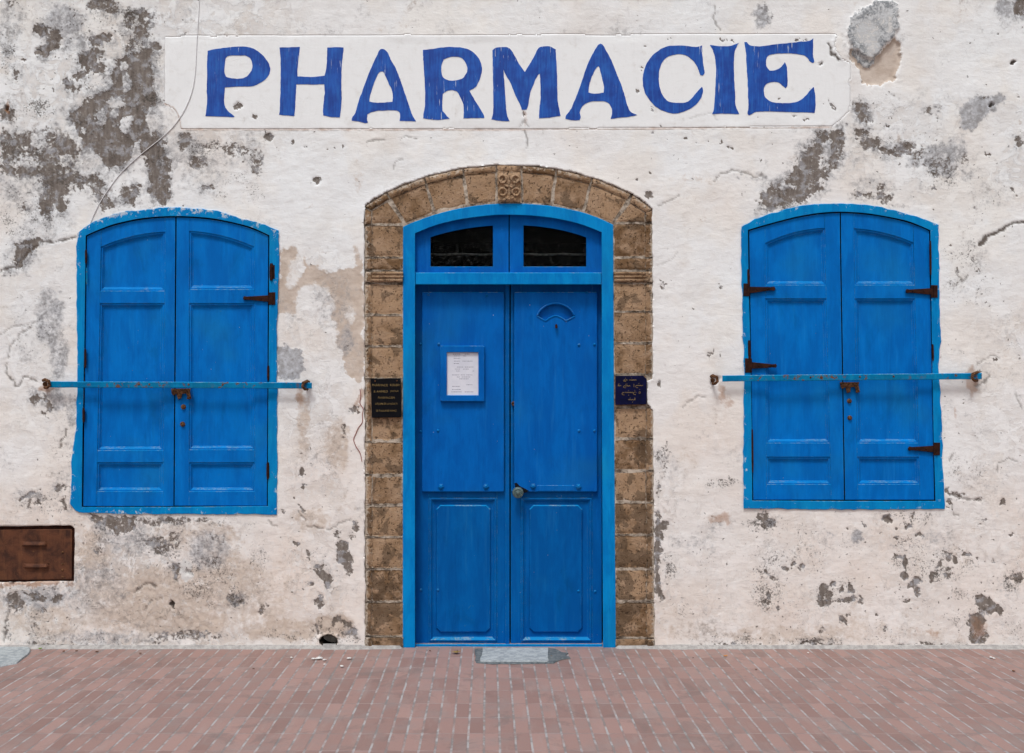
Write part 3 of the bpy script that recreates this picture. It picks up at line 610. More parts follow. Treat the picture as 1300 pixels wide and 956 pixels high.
# lost plaster and the loose grey flake beside the sign
HOLE=[(1078,60),(1088,66),(1104,74),(1118,70),(1126,58),(1136,48),(1143,58),(1143,80),(1137,98),(1120,107),(1096,106),(1092,88),(1080,76)]
FLAKE=[(1077,27),(1086,17),(1096,10),(1112,4),(1126,3),(1137,1),(1140,14),(1140,30),(1136,46),(1128,54),(1118,62),(1112,78),(1106,86),(1098,85),(1090,80),(1083,66),(1077,52),(1075,40)]
pol('beige',HOLE,1.4,1.5,True); pol('slate',FLAKE,1.0,1.2,True)
for e in [(1100,42,18,20,.50),(1106,62,9,17,.52),(1122,24,12,12,.44),(1128,38,6,10,.46)]: ell('white',*e,fine=True)
ell('brown',1240,790,10,14,1.0,fine=True); ell('brown',1242,806,12,11,.95,fine=True); ell('rust',1240,798,10,16,.52)
ell('white',236,724,9,14,.95,fine=True); ell('brown',240,726,3,5,1,fine=True); ell('brown',224,728,3,14,.8,15,fine=True); ell('black',232,745,14,4,.5)
crk([(1247,311),(1254,300),(1263,297),(1274,291),(1282,284),(1300,283),(1330,276)],2.0); crk([(1245,310),(1252,302)],4)
crk([(1052,55),(1053,60),(1056,68),(1064,76)],1.2); crk([(0,345),(20,337),(38,318),(55,306),(66,308),(80,305),(97,301)],.7,.9)
crk([(8,462),(9,475),(18,486),(20,492),(32,478),(46,484)],.5,.8); crk([(84,545),(82,555),(77,560),(77,568)],.9,.9); crk([(10,455),(12,440),(25,425),(40,415)],.3,.6)
crk([(171,752),(180,743),(190,740),(198,744)],1.0,.8); crk([(184,775),(192,762),(206,759)],.4,.6); crk([(5,815),(7,790),(12,775)],.5,.7)
crk([(465,180),(468,179),(480,178),(488,177)],.6,.6); crk([(500,215),(503,206),(512,202)],.3,.5); crk([(508,178),(515,173),(530,176)],.3,.5)
crk([(0,425),(15,415),(45,410)],.3,.5); crk([(905,230),(915,222),(930,216),(950,219),(958,226),(968,222)],.5,.6); crk([(836,262),(850,255),(862,248)],.5,.5)
crk([(835,338),(852,330),(860,320)],.3,.3); crk([(866,518),(875,510),(886,503),(895,504)],.4,.5); ell('brown',1034,819,32,3,.8); ell('black',1030,815,45,9,.42); ell('brown',1180,820,60,2.5,.6); ell('brown',920,819,40,3,.5); ell('black',930,812,60,10,.35); ell('black',120,815,110,9,.34); ell('brown',60,821,30,2.5,.7)
crk([(1003,824),(1020,817),(1045,812)],1.0,.8); crk([(1045,822),(1060,822),(1068,820)],1.6,.9,.5)
crk([(1240,463),(1248,458),(1258,452),(1270,454)],.4,.5); crk([(1237,490),(1250,486),(1256,476)],.8,.7); crk([(1213,345),(1218,352),(1222,358),(1230,350)],.4,.7); crk([(378,648),(385,655),(388,660)],.6,.7)
crk([(390,668),(405,670),(420,672),(432,664),(445,660)],.4,.6); crk([(667,165),(669,178),(669,188)],.6,.7,.5); crk([(660,160),(666,153),(672,161)],.3,.5)
crk([(1265,600),(1268,588),(1280,582),(1292,585)],.4,.6); crk([(1207,640),(1210,652),(1218,655)],.5,.6); crk([(1208,628),(1225,632),(1245,636)],.8,.7); crk([(1210,575),(1206,585)],.5,.6)
crk([(875,150),(905,143),(910,152)],.2,.25); crk([(1290,500),(1298,520)],.6,.5); crk([(340,660),(345,666),(352,668)],.4,.5); crk([(905,22),(908,8)],.4,.6); crk([(905,22),(912,34),(916,40)],.4,.6)
# --- broken edges: gaps inside the bare patches and crumbs round them
clump=fbm(X,Y,14,1001,5,0.78); clump2=fbm(X,Y,24,1011,5,0.7); clump3=fbm(X*1.3,Y*0.7,60,1021,5,0.7)
B0=FLD['brown']
FLD['brown']=np.where(HALO>0.04,B0*(0.80+0.12*clump3)+np.minimum(HALO,1)*(0.62*clump+0.10),B0*(1.0+0.9*clump))
FLD['gray']=np.maximum(FLD['gray']*(1+0.5*clump2),HALO*(0.56+0.62*clump2))
FLD['black']=np.maximum(FLD['black']*(0.80+1.1*clump2),HALO*(0.24+0.45*clump2))
FLD['black']=np.clip(FLD['black'],0,0.9)
# --- broad tones
FLD['warm']=np.clip(sstep(300,780,Y)*0.75+fbm(X,Y,160,201,3)*0.5+0.10,0,1)
SP=0.03+0.07*sstep(430,760,Y)+0.05*np.clip(fbm(X,Y,120,211,3),0,1)
SP+=0.32*sstep(330,80,X)*sstep(470,200,Y)+0.12*(FLD['black']>0.2)*FLD['black']/0.4
SP+=0.14*sstep(950,1000,X)*sstep(560,760,Y)+0.05*sstep(1080,1140,X)*sstep(110,160,Y)
SP+=0.12*sstep(340,240,X)*sstep(650,720,Y)
FLD['speck']=np.clip(SP,0,0.6)
FK=0.10+0.0*X
FK=np.maximum(FK,0.95*sstep(400,250,X)*sstep(630,690,Y)); FK=np.maximum(FK,0.30*sstep(150,60,X)*sstep(180,260,Y))
FK=np.maximum(FK,0.60*sstep(60,20,np.abs(X-400))*sstep(300,330,Y)); FK=np.maximum(FK,0.38*sstep(850,900,X)*sstep(560,680,Y))
FK=np.maximum(FK,0.45*sstep(480,360,X)*sstep(740,800,Y)); FK=np.maximum(FK,0.40*sstep(1200,1240,X)*sstep(260,420,Y)); FK=np.maximum(FK,0.6*sstep(450,300,X)*sstep(300,150,Y))
FK=np.maximum(FK,0.5*sstep(1050,1090,X)*sstep(110,140,Y)*sstep(280,230,Y)); FK=np.maximum(FK,0.5*sstep(35,10,np.abs(X-846))*sstep(560,600,Y))
FLD['flake']=np.clip(FK*(0.85+0.9*fbm(X,Y,70,1201,3)),0,1)
# thin scatter of dirt everywhere plus the unseen wall past the frame
side=np.maximum(sstep(0,-60,X),np.maximum(sstep(1300,1360,X),sstep(0,-50,Y)))
FLD['brown']=np.maximum(FLD['brown'],side*(0.45+0.9*fbm(X,Y,90,221,4)))
FLD['black']=np.maximum(FLD['black'],np.clip(0.10+0.34*fbm(X,Y,70,231,4),0,0.34)*(0.35+0.65*sstep(400,700,Y)))
FLD['gray']=np.maximum(FLD['gray'],np.clip(0.12+0.45*fbm(X,Y,55,241,4),0,0.42))
FLD['beige']=np.maximum(FLD['beige'],np.clip(0.10+0.5*fbm(X,Y,70,251,4)+0.15*sstep(560,800,Y),0,0.50))
# keep the window and door neighbourhood of fresh limewash clean above the door
fresh=sdf_poly(X,Y,[(345,200),(480,185),(960,175),(945,300),(940,480),(836,520),(832,300),(700,200),(600,200),(470,250),(460,330),(360,305)])
ff=sstep(-20,25,fresh)
for k in ('gray','black'): FLD[k]=np.where(FLD[k]<0.45,FLD[k]*(1-0.7*ff),FLD[k])
# sign panel
PANEL=[(209,46),(209,132),(220,138),(226,146),(229,155),(230,164),(400,164.3),(640,163.8),(860,162.6),(1056,160.5),(1066,152),(1077,142),(1079,132),(1079,80),(1070,76),(1062,66),(1059,56),(1063,44),(900,43.5),(640,44.5),(420,44.3)]
pd=sdf_poly(X+fbm(X,Y,60,300,2)*1.0,Y+fbm(X,Y,60,310,2)*0.8,PANEL)-np.clip(fbm(X,Y,14,320,4,.7)-0.25,0,1)*7; PAN=sstep(-1.8,1.8,pd)
for k in ('brown','gray','black','beige'): FLD[k]=np.where((PAN>0.5)&(FLD[k]<0.5),FLD[k]*0.35,FLD[k])
FLD['speck']*=1-0.93*PAN
FLD['warm']*=1-PAN
crk([(231,164.8),(400,165),(640,164.6),(860,163.4),(1056,161.2)],.1,.35,.6)  # dark line under the panel's lower edge: its shadow put into the colour
cr_low=np.clip(dist_line(X,Y,[(209,132),(220,136),(226,144),(231,164.5),(640,164.8),(1056,161.5)]),0,9)
FLD['rust']=np.maximum(FLD['rust'],0.62*(1-sstep(0.6,1.8,cr_low)))  # reddish edge at the left; along the bottom, the panel's shadow painted brown
# relief in metres toward the street (positive = proud)
H=fbm(X,Y,110,401,3)*0.007+fbm(X,Y,34,411,3)*0.0022+fbm(X*0.5,Y*1.6,12,421,3)*0.0010+fbm(X,Y,6,431,3)*0.0006
H*=1-0.88*PAN*sstep(0,12,pd)
lump=sstep(0.25,0.55,fbm(X,Y,48,441,4)*0.8+0.25)
H+=0.0016*lump*(1-PAN)
H-=0.0030*sstep(0.42,0.6,FLD['brown']+fbm(X,Y,8,451,3)*0.5)
H-=0.0026*sstep(0.55,0.8,FLD['beige']+fbm(X,Y,9,461,3)*0.4)*(1-PAN)
H+=0.0012*sstep(-3,3,pd)
H-=0.006*FLD['crack']
def bump_poly(P,h,soft,k=1):
    global H
    P=np.array(P,float); m=(X>P[:,0].min()-20)&(X<P[:,0].max()+20)&(Y>P[:,1].min()-20)&(Y<P[:,1].max()+20)
    d=sdf_poly(wx2[m],wy2[m],P); H[m]+=h*sstep(-soft,soft,d)
bump_poly(HOLE,-0.016,1.5); bump_poly(FLAKE,0.012,1.5)
bump_poly([(1056,52),(1064,44),(1078,60),(1080,74),(1066,76),(1058,66)],0.004,1)
for cx,cy,r,dp in [(218,767,3,.03),(10,137,2,.03),(48,62,1.6,.02),(1258,133,2.6,.03),(1288,79,3.2,.02),(1128,159,1.8,.01),(909,483,5,.02),(303,134,5,.006),(1044,81,2.4,.01),(665,146,1.8,.012),(1127,660,4,.010),(240,726,3,.012),(340,173,5,.008),(403,230,5,.006)]:
    H-=dp*(1-sstep(r*0.6,r*1.3,np.hypot(wx2-cx,wy2-cy)))
# drain hole at the foot of the wall
dr=np.hypot((X-417)/10.0,(Y-813.5)/7.0)+fbm(X,Y,8,471,3)*0.25
H-=0.22*(1-sstep(0.85,1.05,dr)); FLD['crack']=np.maximum(FLD['crack'],2.2*(1-sstep(1.0,1.22,dr)))  # high crack value paints the shade inside the hole
H+=0.008*sstep(1.6,1.15,dr)*(dr>1.0)
# plaster swells round the stone surround, thins to the windows
ds=-sdf_poly(X,Y,SURd); H+=0.006*np.exp(-np.clip(ds,0,80)/7.0)
H-=0.004*sstep(0,0,0) if False else 0
H+=np.exp(-np.abs(Y-823)/2.5)*0.006
# openings
hole_sd=np.maximum(sdf_local(X,Y,offset_poly(LWo,5)[::3]),sdf_local(X,Y,offset_poly(RWo,5)[::3]))
sw=SURd+0; sur_sd=sdf_poly(X+fbm(X,Y,18,501,4)*2.2,Y+fbm(X,Y,18,511,4)*2.2,sw)
hole_sd=np.maximum(hole_sd,sur_sd)
cab_sd=sdf_poly(X+fbm(X,Y,20,521,3)*0.8,Y+fbm(X,Y,20,531,3)*0.8,[(-70,669),(90,667),(95,671),(94,738),(-70,741)])
hole_sd=np.maximum(hole_sd,cab_sd)
ny,nx=X.shape
near=np.abs(hole_sd)<STEP*0.62
g0,g1=np.gradient(hole_sd,STEP); gm=np.hypot(g0,g1)+1e-6
Xs=np.where(near,X-g1/gm*hole_sd,X); Ys=np.where(near,Y-g0/gm*hole_sd,Y)
VX=-0.15+(Xs-620)/200.0; VZ=1.55+(512-Ys)/200.0; VYY=-H
V=np.stack([VX.ravel(),VYY.ravel(),VZ.ravel()],1)
idx=np.arange(nx*ny).reshape(ny,nx)
q=np.stack([idx[:-1,:-1],idx[1:,:-1],idx[1:,1:],idx[:-1,1:]],-1).reshape(-1,4)
cs=(hole_sd[:-1,:-1]+hole_sd[1:,:-1]+hole_sd[1:,1:]+hole_sd[:-1,1:]).ravel()/4
cp=(PAN[:-1,:-1]+PAN[1:,:-1]+PAN[1:,1:]+PAN[:-1,1:]).ravel()/4
keep=cs<0; qp=q[keep&(cp>0.5)]; qw=q[keep&(cp<=0.5)]
ATT={'a_'+k:v.ravel() for k,v in FLD.items()}; ATT['a_panel']=PAN.ravel()
def grid_mesh(name,quads,mat,parent,skirt=True,depth=0.10):
    """mesh from part of the relief grid; free edges turn back into the wall"""
    used=np.unique(quads); remap=-np.ones(nx*ny,int); remap[used]=np.arange(len(used)); Q=remap[quads]; VV=V[used]
    at={k:a[used] for k,a in ATT.items()}
    if skirt:
        E=np.concatenate([Q[:,[0,1]],Q[:,[1,2]],Q[:,[2,3]],Q[:,[3,0]]]); key=np.sort(E,1); k2=key[:,0]*len(used)+key[:,1]
        _,inv,cnt=np.unique(k2,return_inverse=True,return_counts=True); B=E[cnt[inv]==1]
        bv=np.unique(B); m=-np.ones(len(used),int); m[bv]=len(used)+np.arange(len(bv))
        back=VV[bv].copy(); back[:,1]=depth
        SQ=np.stack([B[:,1],B[:,0],m[B[:,0]],m[B[:,1]]],1)
        VV=np.concatenate([VV,back]); Q=np.concatenate([Q,SQ]); at={k:np.concatenate([a,a[bv]]) for k,a in at.items()}
    me=bpy.data.meshes.new(name); p=origin_of(parent)
    me.vertices.add(len(VV)); me.vertices.foreach_set('co',(VV-np.array(p)).astype(np.float32).ravel())
    me.loops.add(len(Q)*4); me.loops.foreach_set('vertex_index',Q.astype(np.int32).ravel())
    me.polygons.add(len(Q)); me.polygons.foreach_set('loop_start',np.arange(0,len(Q)*4,4,dtype=np.int32)); me.polygons.foreach_set('loop_total',np.full(len(Q),4,np.int32))
    me.update(calc_edges=True); me.polygons.foreach_set('use_smooth',np.ones(len(Q),bool))
    for k,a in at.items():
        t=me.attributes.new(k,'FLOAT','POINT'); t.data.foreach_set('value',a.astype(np.float32))
    me.materials.append(mat); o=bpy.data.objects.new(name,me); COL.objects.link(o); o.parent=parent
    return o

building=empty('building',(0,0,0))
props(building,'whitewashed flat facade with peeling grey and brown plaster, blue door and blue shutters','building')
wall=grid_mesh('wall',qw,M['plaster'],building)
x0w,x1w=VX.min(),VX.max(); ztop=VZ.max()
# masonry behind the plaster: sides, back and roof, with a dark passage behind the door
mb=MB()
for (a,b) in ((x0w,x0w+0.3),(x1w-0.3,x1w)): boxw(mb,a,b,0.101,5.0,0,ztop)
boxw(mb,x0w+0.302,x1w-0.302,4.7,5.0,0,ztop); boxw(mb,x0w+0.302,x1w-0.302,0.101,4.698,ztop-0.2,ztop)
boxw(mb,x0w+0.302,-0.90,0.101,0.35,0,ztop-0.202); boxw(mb,1.10,x1w-0.302,0.101,0.35,0,ztop-0.202); boxw(mb,-0.898,1.098,0.101,0.35,2.95,ztop-0.202)
mb.build('masonry_body',simple('rough_side_masonry',(0.42,0.36,0.30),(0.66,0.62,0.57),6,0.95,bs=0.8,bd=0.02),building)
mb=MB(); boxw(mb,x0w-0.03,x1w+0.03,-0.014,0.098,4.142,4.18)
mb.build('cornice',simple('stained_cornice_render',(0.30,0.26,0.22),(0.55,0.52,0.48),14,0.95,bs=0.8,bd=0.01),building)

# ------------------------------------------------------------------ stone door surround
def block(mb,att,c,yf,yb=0.06,n=(10,10),rnd=0.005,rough=0.003,hf=None,seed=0,edge=None):
    """dressed stone: corners c = TL,TR,BR,BL in drawing units; a worn, rounded, pitted face"""
    c=np.array(c,float); n0,n1=n; u=np.linspace(0,1,n0+1); v=np.linspace(0,1,n1+1); U,Vv=np.meshgrid(u,v)
    Pp=(1-U)[...,None]*((1-Vv)[...,None]*c[0]+Vv[...,None]*c[3])+U[...,None]*((1-Vv)[...,None]*c[1]+Vv[...,None]*c[2])
    wd=np.linalg.norm(c[1]-c[0]); ht=np.linalg.norm(c[3]-c[0])
    e=np.minimum(np.minimum(U,1-U)*wd,np.minimum(Vv,1-Vv)*ht)
    x,y=Pp[...,0],Pp[...,1]
    x2=x+np.where((U>0)&(U<1),0,fbm(x,y,9,seed+5,3)*1.1); y2=y+fbm(x,y,9,seed+9,3)*np.where((Vv>0)&(Vv<1),0.2,1.2)
    dep=rnd*np.exp(-e/1.6)+fbm(x+seed*13,y,22,seed+600,4,.6)*rough*1.3+np.abs(fbm(x,y,6,seed+650,3))*rough*0.6
    if hf is not None: dep=dep-hf(U,Vv,x,y)
    s=(D+yf)/D; Vs=[]
    for a,b,d in zip(x2.ravel(),y2.ravel(),dep.ravel()): Vs.append(W(a,b,yf+d*1.25))
    i=np.arange((n0+1)*(n1+1)).reshape(n1+1,n0+1)
    F=[tuple(t) for t in np.stack([i[:-1,:-1],i[1:,:-1],i[1:,1:],i[:-1,1:]],-1).reshape(-1,4).tolist()]
    bd=list(i[0,:])+list(i[1:,-1])+list(i[-1,-2::-1])+list(i[-2:0:-1,0]); nb=len(bd); base=len(Vs)
    for k in bd: w=Vs[k]; Vs.append((w[0],yb,w[2]))
    for k in range(nb):
        j=(k+1)%nb; F.append((int(bd[k]),base+k,base+j,int(bd[j])))
    mb.add(Vs,F)
    ed=np.exp(-e/1.9)*0.66 if edge is None else edge(U,Vv,e)
    att+=list(ed.ravel())+[0.3]*nb
def bs(name,blocks,parent,mat='stone',**kw):
    for i,b in enumerate(blocks):
        mb=MB(); att=[]
        block(mb,att,b[0],b[1],seed=b[2] if len(b)>2 else i*7+3,**(b[3] if len(b)>3 else {}))
        mk(name,mb.V,mb.F,M[mat],parent,smooth=True,attrs={'a_edge':att},recalc=False)
surround=empty('door_surround',W(646,822),building)
props(surround,'brown carved sandstone blocks arching around the blue door')
YS=0.002
def offarc(P,d): return offset_poly(np.array(P),d)
JL=[285.5,327,343.5,359.5,400,439.6,481,560.7,602.6,642,682,722.5,764,808,823]
JR=[283,327,343.5,359.5,395.5,435.5,476,517,557,597.5,638,679,722,763.6,810,823]
g=1.5
def ribs(U,Vv,x,y): return 0.006*(np.sin(Vv*math.pi*3.0)**2)+0.004*(1-Vv)
for side,JJ in (('L',JL),('R',JR)):
    bl=[]; st=[]
    for k in range(len(JJ)-1):
        ya,yb_=JJ[k]+g*0.8,JJ[k+1]-g*0.8
        if side=='L':
            xo0,xo1=(471.9,511.5); s0,s1=(463.2+random.uniform(-.3,.6),472.0)
        else:
            xo0=779.2+(ya-283)/540*2.5; xo1=819.5+random.uniform(-.5,.5)+(ya-283)/540*2; s0,s1=xo1-0.1,828+(ya-283)/540*3
            if 476<ya<516: s1=xo1+2.0
        off=random.uniform(-0.003,0.003)
        kw=dict(n=(18,18)); 
        if abs(JJ[k]-343.5)<1: kw=dict(n=(18,20),hf=ribs,rnd=0.003,rough=0.0015); off=-0.012
        if JJ[k]>=808: off=-0.010
        bl.append(([(xo0,ya),(xo1,ya),(xo1,yb_),(xo0,yb_)],YS+off,k*5+(100 if side=='R' else 0),kw))
        if s1-s0>3:
            st.append(([(s0,ya),(s1,ya),(s1,yb_),(s0,yb_)],YS-0.008+off,k*9+41,dict(n=(6,18),rnd=0.008,rough=0.004,
               edge=(lambda U,Vv,e: 0.22+0.55*(1-U)+0.3*np.exp(-e/2)) if side=='L' else (lambda U,Vv,e: 0.15+0.5*U+0.3*np.exp(-e/2)))))
    bs('stone_block',bl,surround); bs('edge_moulding',st,surround)
JO=[(463,261.5),(490.8,244.2),(538.4,225),(587.8,213.6),(630.2,209.7),(662,209.9),(706.3,214.3),(751.7,225.2),(801.5,246.5),(827.8,264.5)]
JI=[(463,285),(514,285),(551,269.5),(593.5,260.5),(631,256.8),(663,256.8),(700,260),(741.5,269.2),(778,283),(827.8,283)]
def lerp(a,b,t): return (a[0]+(b[0]-a[0])*t,a[1]+(b[1]-a[1])*t)
hood=[];vou=[]
def trim(a,b,c,d,gg):
    """shrink a quad TL,TR,BR,BL sideways by gg units"""
    L=math.dist(a,b); t=gg/max(L,1); L2=math.dist(d,c); t2=gg/max(L2,1)
    return [lerp(a,b,t),lerp(a,b,1-t),lerp(d,c,1-t2),lerp(d,c,t2)]
key=None
for k in range(9):
    a,b,c,d=JO[k],JO[k+1],JI[k+1],JI[k]
    if k==0: d=(463,285); a=(463,261.5)
    hl=[8.5/max(math.dist(a,d),1),8.5/math.dist(b,c)]
    ha,hb=lerp(a,d,hl[0]),lerp(b,c,hl[1])
    if k==0: ha=(471,268)
    if k==8: hb=(820,269)
    # curved voussoirs split into short quads along the arc
    m=lambda p,q: p
    gg=1.1
    if k==0:
        vou.append(([(472.2,268.2),(491.5,255.5),(512.5,283.8),(472.2,283.8)],YS,3,dict(n=(20,16))))
        hood.append(([(463.2,262),(489.6,245),(493.6,252.5),(471,266.8)],YS-0.010,5,dict(n=(16,6),rnd=0.008,edge=lambda U,V_,e:0.3+0.4*(1-V_))))
        hood.append(([(463.2,264.5),(471,268.5),(471,284.5),(463.2,284.5)],YS-0.010,6,dict(n=(6,14),rnd=0.008,edge=lambda U,V_,e:0.3+0.4*(1-U))))
    elif k==8:
        vou.append(([(800.5,257.5),(819,270.5),(819,281.8),(780.5,281.8)],YS,3,dict(n=(20,16))))
        hood.append(([(803,247.5),(827.8,265.5),(820,270),(800,256)],YS-0.010,5,dict(n=(16,6),rnd=0.008,edge=lambda U,V_,e:0.3+0.4*(1-V_))))
        hood.append(([(820,270),(827.8,267),(827.8,282),(820,282)],YS-0.010,6,dict(n=(6,14),rnd=0.008)))
    elif k==4:
        key=([( a[0]+1,ha[1]),(b[0]-1,hb[1]),(c[0]-1,c[1]),(d[0]+1,d[1])],YS-0.012)
        hood.append((trim(a,b,hb,ha,gg),YS-0.016,17,dict(n=(14,6),rnd=0.006)))
    else:
        vou.append((trim(ha,hb,c,d,gg),YS+random.uniform(-.003,.003),k*3+1,dict(n=(24,20))))
        hood.append((trim(a,b,hb,ha,gg),YS-0.010+random.uniform(-.002,.002),k*3+2,dict(n=(22,6),rnd=0.008,edge=lambda U,V_,e:0.35+0.35*(1-V_))))
# bow the arch stones so their outer and inner edges follow the curve
bs('arch_stone',vou,surround); bs('hood_moulding',hood,surround)
def carve(U,Vv,x,y):
    h=np.zeros_like(U)
    def ringh(cx,cy,r,w,a): 
        d=np.hypot((U-cx),(Vv-cy)*1.25); return a*np.exp(-((d-r)/w)**2)
    for sx in (0.22,0.78):
        for sy in (0.24,0.66):
            h=np.maximum(h,ringh(sx,sy,0.15,0.045,0.014)); h=np.maximum(h,0.010*np.exp(-(np.hypot(U-sx,(Vv-sy)*1.25)/0.05)**2))
    h=np.maximum(h,0.013*np.exp(-((U-0.5)/0.05)**2)*(Vv>0.1)*(Vv<0.92))
    h=np.maximum(h,0.012*np.exp(-(((Vv-0.46)+0.5*np.abs(U-0.5)*np.sin(U*9))/0.05)**2))
    for k in range(5):
        a=math.pi*(0.15+0.175*k); px_,py_=0.5+0.25*math.cos(a),0.98-0.14*math.sin(a)
        h=np.maximum(h,0.012*np.exp(-(np.hypot(U-px_,Vv-py_)/0.07)**2))
    return h+fbm(x,y,4,901,3)*0.003
bs('keystone',[(key[0],key[1],77,dict(n=(46,56),rnd=0.004,rough=0.001,hf=carve))],surround)
mb=MB(); P=list(map(tuple,offset_poly(SURd,-6)))
# mortar bed behind the stones: ring between the outer edge and the door frame
V2=[];F2=[]
oo=resample(np.array(P[:len(P)]),160); ii=resample(DOORo,160)
for (a,b),(c,d) in zip(oo,ii): V2+= [W(a,b,0.009),W(c,d,0.0075),W(c,d,0.09)]
for i in range(159):
    F2.append((3*i,3*i+3,3*i+4,3*i+1)); F2.append((3*i+1,3*i+4,3*i+5,3*i+2))
mb.add(V2,F2); mb.build('mortar',M['mortar'],surround)

# ------------------------------------------------------------------ lofted frames
LATT=[]
def loft(mb,O,I,yf,yb,close=True,yfi=None,wash=None):
    LATT.clear()
    for o in O:
        wv=0 if wash is None else wash(o[0],o[1])
        LATT.extend([(1,wv),(1,wv),(1,wv),(0,wv*.6),(0,0),(0,0)])
    O=np.array(O);I=np.array(I); n=len(O); yfi=yf if yfi is None else yfi; b=0.6
    Vs=[];F=[]
    cO=[(o*0.5+i*0.5) for o,i in zip(O,I)]
    for o,i in zip(O,I):
        v=(i-o); L=np.linalg.norm(v)+1e-6; v=v/L
        Vs+=[W(*o,yb),W(*o,yf+0.003),W(*(o+v*b),yf),W(*(i-v*b),yfi),W(*i,yfi+0.003),W(*i,yb)]
    m=6; rng=range(n) if close else range(n-1)
    for k in rng:
        j=(k+1)%n
        for r in range(m-1): F.append((k*m+r,k*m+r+1,j*m+r+1,j*m+r))
    mb.add(Vs,F)
def polyfn(pts,deg=4):
    P=np.array(pts,float); c=np.polyfit(P[:,0]-P[:,0].mean(),P[:,1],min(deg,len(P)-1)); m=P[:,0].mean()
    return lambda x: np.polyval(c,np.asarray(x,float)-m)
def lin(p,q): return lambda y: p[0]+(q[0]-p[0])*(y-p[1])/(q[1]-p[1])
PROF=[(0,0.0),(0.3,0.005),(2.3,0.0055),(2.8,0.012),(4.6,0.0165),(4.9,0.020)]
def shutter(parent,XL,XR,arch,bottom,pL,pR,parch,t1,m0,m1,l0,l1,yf,mat,nm='shutter',seed=0):
    mb=MB(); bv=0.35; yb=yf+0.035
    def arcpts(a,b,fn,k=9): return [(x,float(fn(x))) for x in np.linspace(a,b,k)]
    ymid=(t1+m0)/2
    # stiles
    aL=float(arch(XL(300)));
    P=arcpts(XL(300),pL(300)-0.05,arch,5)+[(pL(y),y) for y in np.linspace(320,bottom,6)]+[(XL(y),y) for y in np.linspace(bottom,320,6)]
    prism(mb,P,yf,yb,bv)
    P=arcpts(pR(300)+0.05,XR(300),arch,5)+[(XR(y),y) for y in np.linspace(320,bottom,6)]+[(pR(y),y) for y in np.linspace(bottom,320,6)]
    prism(mb,P,yf,yb,bv)
    # rails
    dz=0.0006
    P=arcpts(pL(300)+.05,pR(300)-.05,arch,10)+arcpts(pR(300)-.05,pL(300)+.05,parch,10)
    prism(mb,P,yf+dz,yb,bv)
    for a,b in ((t1,m0),(m1,l0),(l1,bottom)):
        prism(mb,[(pL(a)+.05,a),(pR(a)-.05,a),(pR(b)-.05,b),(pL(b)+.05,b)],yf+dz,yb,bv)
    sh=mb.build(nm,mat,parent)
    # sunk panels with their mouldings
    mb=MB()
    ring(mb,arcpts(pL(300),pR(300),parch,14)+[(pR(t1),t1),(pL(t1),t1)],PROF,yf+0.001)
    ring(mb,[(pL(m0),m0),(pR(m0),m0),(pR(m1),m1),(pL(m1),m1)],PROF,yf+0.001)
    ring(mb,[(pL(l0),l0),(pR(l0),l0),(pR(l1),l1),(pL(l1),l1)],PROF,yf+0.001)
    n=len(sh.data.vertices); bm=bmesh.new(); bm.from_mesh(sh.data)
    base=[bm.verts.new(tuple(np.array(v)-np.array(WORLD[sh.name]))) for v in mb.V]
    for f in mb.F:
        fc=bm.faces.new([base[i] for i in f]); fc.normal_update()
        if fc.normal.y>0: fc.normal_flip()
    bm.to_mesh(sh.data); bm.free()
    return sh

def strap_hinge(parent,plate,tip,yf,lab=None):
    x0,y0,x1,y1=plate; mb=MB(); yc=(y0+y1)/2
    prism(mb,wobble(rect(x0,y0,x1,y1),int(x0),.3),-0.0145,-0.008,0.4)
    xs=x1 if tip[0]>x1 else x0; h=4.2
    sgn=1 if tip[0]>x1 else -1
    P=[(xs,yc-h),(xs+sgn*4,yc-h+.3),(tip[0]-sgn*4,tip[1]-2.0),(tip[0],tip[1]-2.6),(tip[0]+sgn*1.6,tip[1]),(tip[0],tip[1]+2.6),(tip[0]-sgn*4,tip[1]+2.0),(xs+sgn*4,yc+h-.3),(xs,yc+h)]
    prism(mb,P,-0.0125,yf+0.002,0.4)
    yf=-0.0085
    c=[W((x0+x1)/2 if sgn<0 else x1-1,y0+0.5,yf-0.008),W((x0+x1)/2 if sgn<0 else x1-1,y1-0.5,yf-0.008)]
    tube(mb,c,0.006,8)
    for t in (0.3,0.75): dome(mb,xs+(tip[0]-xs)*t,yc+(tip[1]-yc)*t,yf-0.004,1.1)
    return mb.build('strap_hinge',M['rust'],parent)
def butt_hinge(parent,x,y0,y1,yf,w=2.2,mat='rust',lean=0):
    mb=MB(); 
    yf=-0.010
    pts=[W(x+lean*t,y0+(y1-y0)*t,yf-0.003) for t in np.linspace(0,1,6)]
    tube(mb,pts,[w/200*s for s in (0.75,1,1,1,1,0.7)],8)
    if w>2: prism(mb,rect(x,y0+2,x+w*1.8,y1-2),yf-0.002,yf+0.003,.3)
    return mb.build('hinge',M[mat],parent)

def window(name_label,out,inn,OUT,INN,ybot):
    w=empty('window',(float(out[:,0].mean()-650)/200,0,(822-ybot)/200),building)
    props(w,name_label); return w
YFR=-0.004; YLF=0.004
